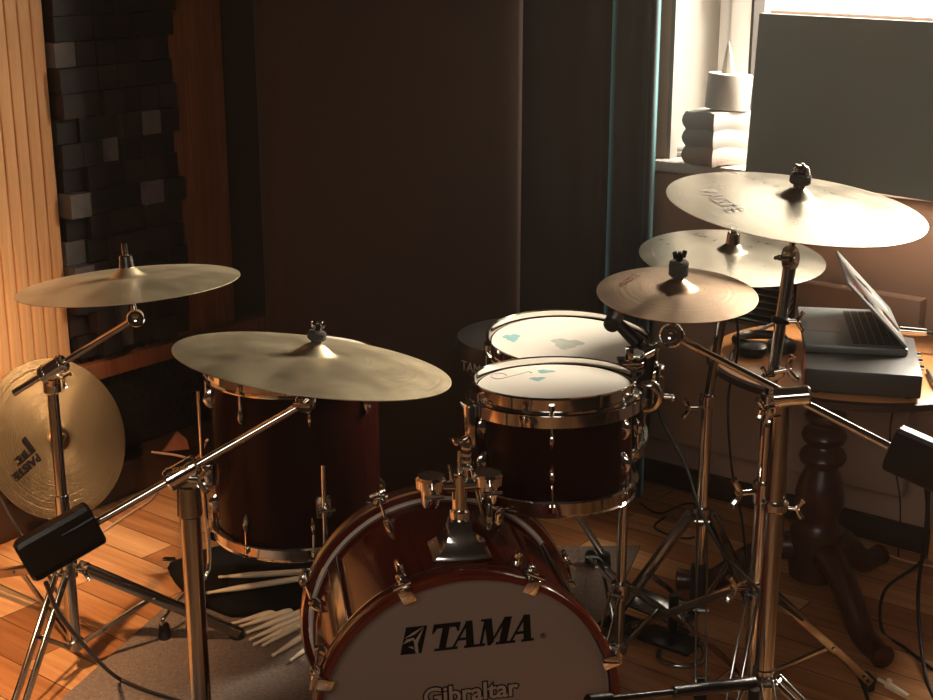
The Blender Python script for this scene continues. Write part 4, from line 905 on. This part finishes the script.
bm = nb(); c = F(672, 640)+V((0, 0, 0.0)); box(bm, c+V((0, 0, 0.06)), (0.022, 0.02, 0.11), None, 0.004); put('upright', bm, BLKMETAL, ped)

# ================================================================== stick bag and sticks
bagc = F(255, 598)
bm = nb(); BZ = RZ
pts = [F(170, 575), F(185, 598), F(232, 620), F(312, 612), F(335, 590), F(320, 560), F(225, 556)]
rings = []
cx = sum((p_.x for p_ in pts))/len(pts); cy = sum((p_.y for p_ in pts))/len(pts); cc = V((cx, cy, 0))
loop = [V((p_.x, p_.y, 0)) for p_ in pts]; loop = smooth_path(loop+[loop[0]], 4)[:-1]
for k, (sc_, z_) in enumerate(((1.0, 0.0), (1.02, 0.012), (0.98, 0.026), (0.9, 0.034), (0.6, 0.040), (0.25, 0.042))):
    rings.append([cc+(q-cc)*sc_*(1+0.02*math.sin(i*1.7+k))+V((0, 0, BZ+z_+0.003*math.sin(i*2.1+k))) for i, q in enumerate(loop)])
ring_skin(bm, rings); bag = single('stick_bag', bm, BAG, 'open black stick bag lying under the floor tom', 'bag')
bm = nb(); tube(bm, smooth_path([F(215, 558)+V((0, 0, 0.06)), F(225, 550)+V((0, 0, 0.07)), F(240, 556)+V((0, 0, 0.065)), F(262, 560)+V((0, 0, 0.05))], 5), [0.014]*16, 12); put('carry_handle', bm, BAG, bag)
bm = nb(); q = F(170, 574)+V((0, 0, 0.03)); box(bm, q, (0.035, 0.02, 0.03), None, 0.006); put('buckle', bm, CHROME, bag)
sp = nb(); Ls = 0.405
lathe(sp, [(0, 0), (0.0012, 0.0), (0.0035, 0.002), (0.0042, 0.006), (0.0035, 0.011), (0.0032, 0.014), (0.0072, 0.075), (0.0074, 0.09), (0.0074, Ls-0.004), (0.006, Ls-0.0005), (0, Ls)], M.Identity(4), 16)
sme = finish(sp, 'drumstick', STICK)
def stick(tip, tail, label, grp):
    o = bpy.data.objects.new('drumstick', sme); C.objects.link(o)
    d = (tail-tip).normalized(); o.matrix_world = mt(tip, frame(d)); return tag(o, label, 'drumstick', grp)
bz = RZ+0.042+0.008
for px, py, qx, qy, lb in ((218, 577, 330, 570, 'upper drumstick lying on top of the black bag'), (206, 593, 330, 574, 'lower drumstick lying on top of the black bag')):
    a = F(px, py, bz); b_ = F(qx, qy, bz); stick(a, b_, lb, 'two drumsticks on the bag')
tips = [(231, 624), (239, 627), (246, 633), (249, 640), (253, 645), (262, 646), (272, 656), (290, 661)]
order = ['uppermost', 'second from the top', 'third from the top', 'fourth from the top', 'fifth from the top', 'third from the bottom', 'second from the bottom', 'lowest']
for i, (px, py) in enumerate(tips):
    a = F(px, py, RZ+0.0078); ang = [16, 18, 21, 24, 26, 29, 33, 37][i]
    b_ = F(px+75*math.cos(math.radians(ang)), py-75*math.sin(math.radians(ang)), RZ+0.0078)
    stick(a, b_, 'pale drumstick in the fan on the rug, %s' % order[i], 'drumsticks fanned on the rug')
# wedge shaped wooden block on the ledge
bm = nb(); q = W(176, 442, 3.85); prism(bm, [(-0.04, -0.02), (0.035, -0.02), (0.03, 0.01), (0.005, 0.035)], mt(q, frame(V((0.3, -1, 0.1)), V((1, 0.3, 0)))), 0.02)
single('wooden_offcut', bm, PINED, 'small wooden offcut on the dark ledge left of the floor tom', 'wood block')

# ================================================================== table, laptop and gear
TZ = 0.615; TC = V((0.885, 3.08, 0)); TR = 0.325
tb = thing('pedestal_table', TC, 'round orange wood table on a turned dark pedestal at the right', 'table')
bm = nb(); lathe(bm, [(0, TZ-0.028), (TR-0.02, TZ-0.028), (TR-0.004, TZ-0.02), (TR, TZ-0.010), (TR-0.003, TZ-0.003), (TR-0.010, TZ), (0, TZ)], M.Translation(TC), 96); tt = put('tabletop', bm, TABW, tb)
bm = nb(); lathe(bm, [(TR-0.004, TZ-0.022), (TR+0.004, TZ-0.02), (TR+0.004, TZ-0.006), (TR-0.004, TZ-0.002)], M.Translation(TC), 96, close=True); put('dark_rim', bm, BASEB, tt)
pc = V((F(832, 590).x, TC.y+0.0, 0)); pc = V((0.83, 3.06, 0))
prof = [(0, 0.08), (0.062, 0.08), (0.066, 0.11), (0.062, 0.14), (0.066, 0.17), (0.066, 0.20), (0.052, 0.215), (0.050, 0.23), (0.060, 0.26), (0.060, 0.29), (0.052, 0.325), (0.040, 0.350), (0.038, 0.358), (0.052, 0.368), (0.058, 0.382), (0.052, 0.396), (0.040, 0.405), (0.038, 0.411), (0.050, 0.421), (0.055, 0.434), (0.050, 0.447), (0.038, 0.456), (0.037, 0.462), (0.048, 0.471), (0.051, 0.482), (0.046, 0.493), (0.033, 0.503), (0.034, 0.52), (0.046, 0.545), (0.07, TZ-0.028), (0, TZ-0.028)]
bm = nb(); lathe(bm, [(r_*0.95, z_) for r_, z_ in prof], M.Translation(pc), 40); put('pedestal', bm, PEDW, tb)
for a in (-75, 45, 165):
    d = V((math.cos(math.radians(a)), math.sin(math.radians(a)), 0)); bm = nb()
    pth = smooth_path([pc+d*0.03+V((0, 0, 0.15)), pc+d*0.09+V((0, 0, 0.145)), pc+d*0.16+V((0, 0, 0.10)), pc+d*0.23+V((0, 0, 0.040)), pc+d*0.29+V((0, 0, 0.030)), pc+d*0.325+V((0, 0, 0.028))], 5)
    n = len(pth); tube(bm, pth, [0.036-0.014*i/n for i in range(n-4)]+[0.025, 0.027, 0.027, 0.020], 16); put('claw_leg', bm, PEDW, tb)
# audio box
bx0 = F(806, 367, 0.672); 
G1 = F(805, 368, 0.672); G2 = F(923, 376, 0.672); gx = (G2-G1).normalized(); gy = V((0, 0, 1)).cross(gx); gw = (G2-G1).length; gd = 0.30
fg = frame(V((0, 0, 1)), gx)
ai = thing('audio_interface', V(((G1+G2).x/2, (G1+G2).y/2, TZ)), 'flat black audio unit with a red edge under the laptop', 'audio interface')
bm = nb(); box(bm, (G1+G2)/2+gy*gd/2+V((0, 0, (TZ+0.006+0.672)/2-0.672)), (gw, gd, 0.672-TZ-0.006), fg, 0.004); put('case', bm, CASEM, ai)
bm = nb(); box(bm, G1+gx*0.001+gy*gd/2+V((0, 0, (TZ+0.006+0.672)/2-0.672)), (0.006, gd*0.98, 0.044), fg, 0.001); put('side_panel', bm, REDM, ai, label='red side panel')
for sx in (0.1, 0.9):
    for sy in (0.08, 0.92):
        bm = nb(); q = G1+gx*gw*sx+gy*gd*sy; cyl(bm, V((q.x, q.y, TZ)), V((q.x, q.y, TZ+0.008)), 0.008); put('rubber_foot', bm, RUBBER, ai)
for k in range(3):
    bm = nb(); q = G2+gy*(0.13+k*0.05)+V((0, 0, -0.022)); cyl(bm, q, q+gx*0.012, 0.008); put('socket', bm, CHROME, ai)
# laptop
LZ = 0.672
L1 = F(804, 352, LZ); L2 = F(908, 357, LZ); lx_ = (L2-L1).normalized(); ly_ = V((0, 0, 1)).cross(lx_); lw = (L2-L1).length; ld_ = 0.335
fl = frame(V((0, 0, 1)), lx_)
lp = thing('laptop', L1, 'open dark grey laptop with sticker covered silver lid on the round table', 'laptop')
bm = nb(); box(bm, L1+lx_*lw/2+ly_*ld_/2+V((0, 0, 0.009)), (lw, ld_, 0.018), fl, 0.005); bs_ = put('base', bm, LAPT, lp)
bm = nb()
for i in range(6):
    for j in range(15):
        box(bm, L1+lx_*(lw*0.47+0.017*i+0.009)+ly_*(0.03+j*0.019)+V((0, 0, 0.0185)), (0.0145, 0.0165, 0.002), fl)
put('keyboard', bm, KEYM, bs_)
bm = nb(); box(bm, L1+lx_*lw*0.22+ly_*ld_*0.5+V((0, 0, 0.0182)), (0.07, 0.11, 0.001), fl); put('trackpad', bm, LIDM, bs_)
hg = L1+lx_*(lw-0.004)+ly_*0.0+V((0, 0, 0.020))
# lid leans back over the keyboard
lt = F(848, 284, 0.0); r_ = ray(848, 284); # solve lid direction so the near upper corner lies along that ray in the plane y=hinge start
t_ = ((hg-V((0, 0, CAMZ))).dot(ly_))/r_.dot(ly_); tipc = V((0, 0, CAMZ))+r_*t_
ldv = (tipc-hg); LL = ldv.length; ldv.normalize(); print('lid len', LL, 'lid z', tipc.z)
nl = ldv.cross(ly_).normalized()
if nl.x < 0: nl = -nl
fli = frame(nl, ldv)
bm = nb(); box(bm, hg+ldv*LL/2+ly_*ld_/2, (LL, ld_, 0.006), fli, 0.002); lid = put('lid', bm, LIDM, lp)
bm = nb(); box(bm, hg+ldv*LL/2+ly_*ld_/2-nl*0.0034, (LL*0.9, ld_*0.93, 0.0008), fli); put('screen', bm, KEYM, lid)
rs = random.Random(5); cols = [INK, GREYST, REDM, WORN, INK, PALEED]
for k in range(11):
    u_, v_ = rs.uniform(0.12, 0.88), rs.uniform(0.12, 0.88); n = 12; poly = []
    for i in range(n): a = 2*PI*i/n; rr = rs.uniform(0.012, 0.034); poly.append((rr*math.cos(a), rr*math.sin(a)))
    bm = nb(); prism(bm, poly, mt(hg+ldv*LL*u_+ly_*ld_*v_+nl*(0.0031+k*0.00006), fli), 0.0003); put('sticker', bm, cols[k % 6], lid)
# headphones / black knob gear on table left
hp = F(752, 350, TZ+0.012)
hd = thing('headphones', V((hp.x, hp.y, TZ)), 'black headphones lying on the left side of the round table', 'headphones')
for dx, dy in ((0, 0), (0.075, 0.03)):
    bm = nb(); q = V((hp.x+dx, hp.y+dy, TZ)); lathe(bm, [(0, 0), (0.03, 0), (0.036, 0.01), (0.034, 0.022), (0.022, 0.030), (0, 0.031)], M.Translation(q), 28); put('ear_cup', bm, BLACK, hd)
bm = nb(); tube(bm, smooth_path([V((hp.x-0.01, hp.y, TZ+0.024)), V((hp.x-0.03, hp.y+0.06, TZ+0.02)), V((hp.x+0.02, hp.y+0.12, TZ+0.015)), V((hp.x+0.085, hp.y+0.10, TZ+0.018)), V((hp.x+0.085, hp.y+0.035, TZ+0.024))], 6), 0.007, 10, 1.6); put('headband', bm, BLACK, hd)
# cable on the table, XLR plug
cable('audio_cable', [W(790, 300, 3.22)*1.0 if False else F(800, 318, TZ+0.006), F(770, 325, TZ+0.006), F(745, 338, TZ+0.006), F(733, 352, TZ+0.006), F(730, 362, TZ+0.006)], 0.004, CABLE, 'black cable curving along the left rim of the round table')
x0 = F(899, 330, 0.66); xp = thing('cable_plug', x0, 'silver microphone cable plug behind the laptop lid', 'plug')
x1 = x0+V((0.06, -0.02, 0.0)); bm = nb(); cyl(bm, x0, x1, 0.010, 0.009, ch=0.002); put('shell', bm, CHROME, xp)
bm = nb(); tube(bm, smooth_path([x1, x1+V((0.04, -0.02, -0.005)), x1+V((0.09, -0.03, -0.02)), x1+V((0.15, -0.03, -0.03))], 5), 0.005, 8); put('cable', bm, CABLE, xp)

# ================================================================== window sill
SZ = WZ0+0.001
# stacked pale tissue blocks with wavy edges
bxc = F(700, 166, SZ); 
Lc = F(687, 163, SZ); Cc = F(712, 168, SZ); Rc_ = F(742, 166, SZ)
e1 = (Lc-Cc); e2 = (Rc_-Cc); e2 = e2.normalized()*0.14; e1 = V((-e2.y, e2.x, 0)).normalized()*0.11
if e1.y < 0: e1 = -e1
print('sill pts', Lc, Cc, Rc_)
e1 = (Lc-Cc).normalized()*0.12; e2 = V((0, 0, 1)).cross(e1)*-1; e2 = e2.normalized()*0.15
if e2.x < 0: e2 = -e2
hgt = 0.14
pk = thing('paper_pack', Cc+(e1+e2)/2, 'stack of pale wavy edged paper packs on the window sill', 'paper pack')
nz = 13
for li in range(3):
    bm = nb(); rings = []
    for k in range(5):
        z_ = hgt*(li+k/4)/3; bul = 0.010*math.sin(PI*k/4)-0.004
        rr = []
        loop = []
        for (pa, pb) in ((V((0, 0, 0)), e2), (e2, e1+e2), (e1+e2, e1), (e1, V((0, 0, 0)))):
            for j in range(6): loop.append(pa+(pb-pa)*j/6)
        ctr_ = (e1+e2)/2
        for j, q in enumerate(loop):
            d = (q-ctr_); rr.append(Cc+ctr_+d*(1+bul/0.09+0.015*math.sin(j*1.3+li))+V((0, 0, z_+0.004*math.sin(j*0.9))))
        rings.append(rr)
    ring_skin(bm, rings); put('paper_layer', bm, CARD if li else PINKP, pk)
rp = F(727, 120, SZ+hgt+0.006)
rp = Cc+e1*0.42+e2*0.58; rp.z = SZ+hgt+0.006
tr_ = thing('tissue_roll', rp, 'pale round tissue roll with a tissue tip pulled up, on the paper packs', 'tissue roll')
bm = nb(); lathe(bm, [(0.018, 0), (0.058, 0), (0.059, 0.003), (0.059, 0.089), (0.057, 0.092), (0.018, 0.092)], mt(rp, frame(V((0.06, 0, 1)))), 48, close=True); put('roll', bm, PAPER, tr_)
bm = nb(); q = rp+V((0, 0, 0.08)); rings = []
for k in range(7):
    t = k/6; r_ = 0.016*(1-t)**0.8+0.001; rings.append([q+V((-0.004*t, 0, 0.095*t))+V((r_*math.cos(a)*(1+0.4*math.sin(3*a)), r_*math.sin(a)*0.6, 0)) for a in [2*PI*j/12 for j in range(12)]])
ring_skin(bm, rings); put('tissue_tip', bm, PAPER, tr_)
# small stack of pads left of it
sb = F(672, 155, SZ); 
for k, (hz, m_, lb) in enumerate(((0.016, CARD, 'lower dark edged pad beside the paper packs on the sill'), (0.018, PAPER, 'upper pale pad beside the paper packs on the sill'))):
    bm = nb(); z_ = SZ+(0 if k == 0 else 0.0165); box(bm, V((sb.x, sb.y, z_+hz/2)), (0.085, 0.07, hz), frame(V((0, 0, 1)), V((0.9, 0.1*(k+1), 0))), 0.006, 3); single('notepad', bm, m_, lb, 'notepad')
# black loop
bm = nb(); q = F(682, 150, SZ)+V((0.0, 0.0, 0.03)); tube(bm, smooth_path([q+V((-0.03, 0, -0.02)), q+V((-0.015, 0.005, 0.015)), q+V((0.012, 0.01, 0.022)), q+V((0.02, 0.01, 0.0))], 6), 0.005, 10); tube(bm, smooth_path([q+V((-0.02, 0, -0.028)), q+V((0.02, 0.01, -0.028))], 3), 0.006); single('black_cable_coil', bm, CABLE, 'small black loop of cable behind the pads on the sill', 'cable')
# big grey panel case
PB = F(745, 172, SZ); dirp = (U*math.cos(math.radians(-9))+(-N)*math.sin(math.radians(9))).normalized()
dirp = (U*0.975 - N*0.222).normalized()
cs = thing('flat_case', PB, 'large dark grey flat case with pale edges standing on the window sill', 'case')
pu = V((0, 0, 1)); pn = pu.cross(dirp); 
if pn.y > 0: pn = -pn      # toward the room
back = (pu+pn*-0.05).normalized()
tl_h = 0.42
sl = math.tan(math.radians(2.0))
def slab(nm, off, th_, w_, h_, m_, x0=0.0):
    a = PB - pn*off + dirp*x0; dx = (dirp - pu*sl*0.0)
    bm = nb(); box(bm, a+dx*w_/2+back*h_/2-pn*th_/2, (w_, h_, th_), frame(dx.cross(back)*1.0, dx), 0.003); put(nm, bm, m_, cs)
slab('front_panel', 0.0, 0.004, 0.66, 0.402, PANELG)
slab('body', 0.005, 0.022, 0.66, 0.402, PALEED)
slab('rear_panel', 0.030, 0.012, 0.65, 0.410, PALEED, 0.01)

# ================================================================== outside
bm = nb(); box(bm, R(2.0, -30, -0.3), (80, 59, 0.2), RU); g = struct('trim_3', bm, SILL)
g.name = 'outside_ground'
tag(g, 'bright pale ground outside the window', 'ground'); del g['kind']; g['kind'] = 'structure'
bm = nb(); b_ = W(880, 22, 8.0); lathe(bm, [(0, b_.z-0.6), (0.24, b_.z-0.6), (0.25, b_.z-0.1), (0.20, b_.z+0.02), (0.12, b_.z+0.07), (0, b_.z+0.085)], M.Translation((b_.x, b_.y, 0)), 36)
for k in range(8): pass
single('garden_barrel', bm, LIDM, 'pale rounded barrel seen outside through the window', 'barrel')
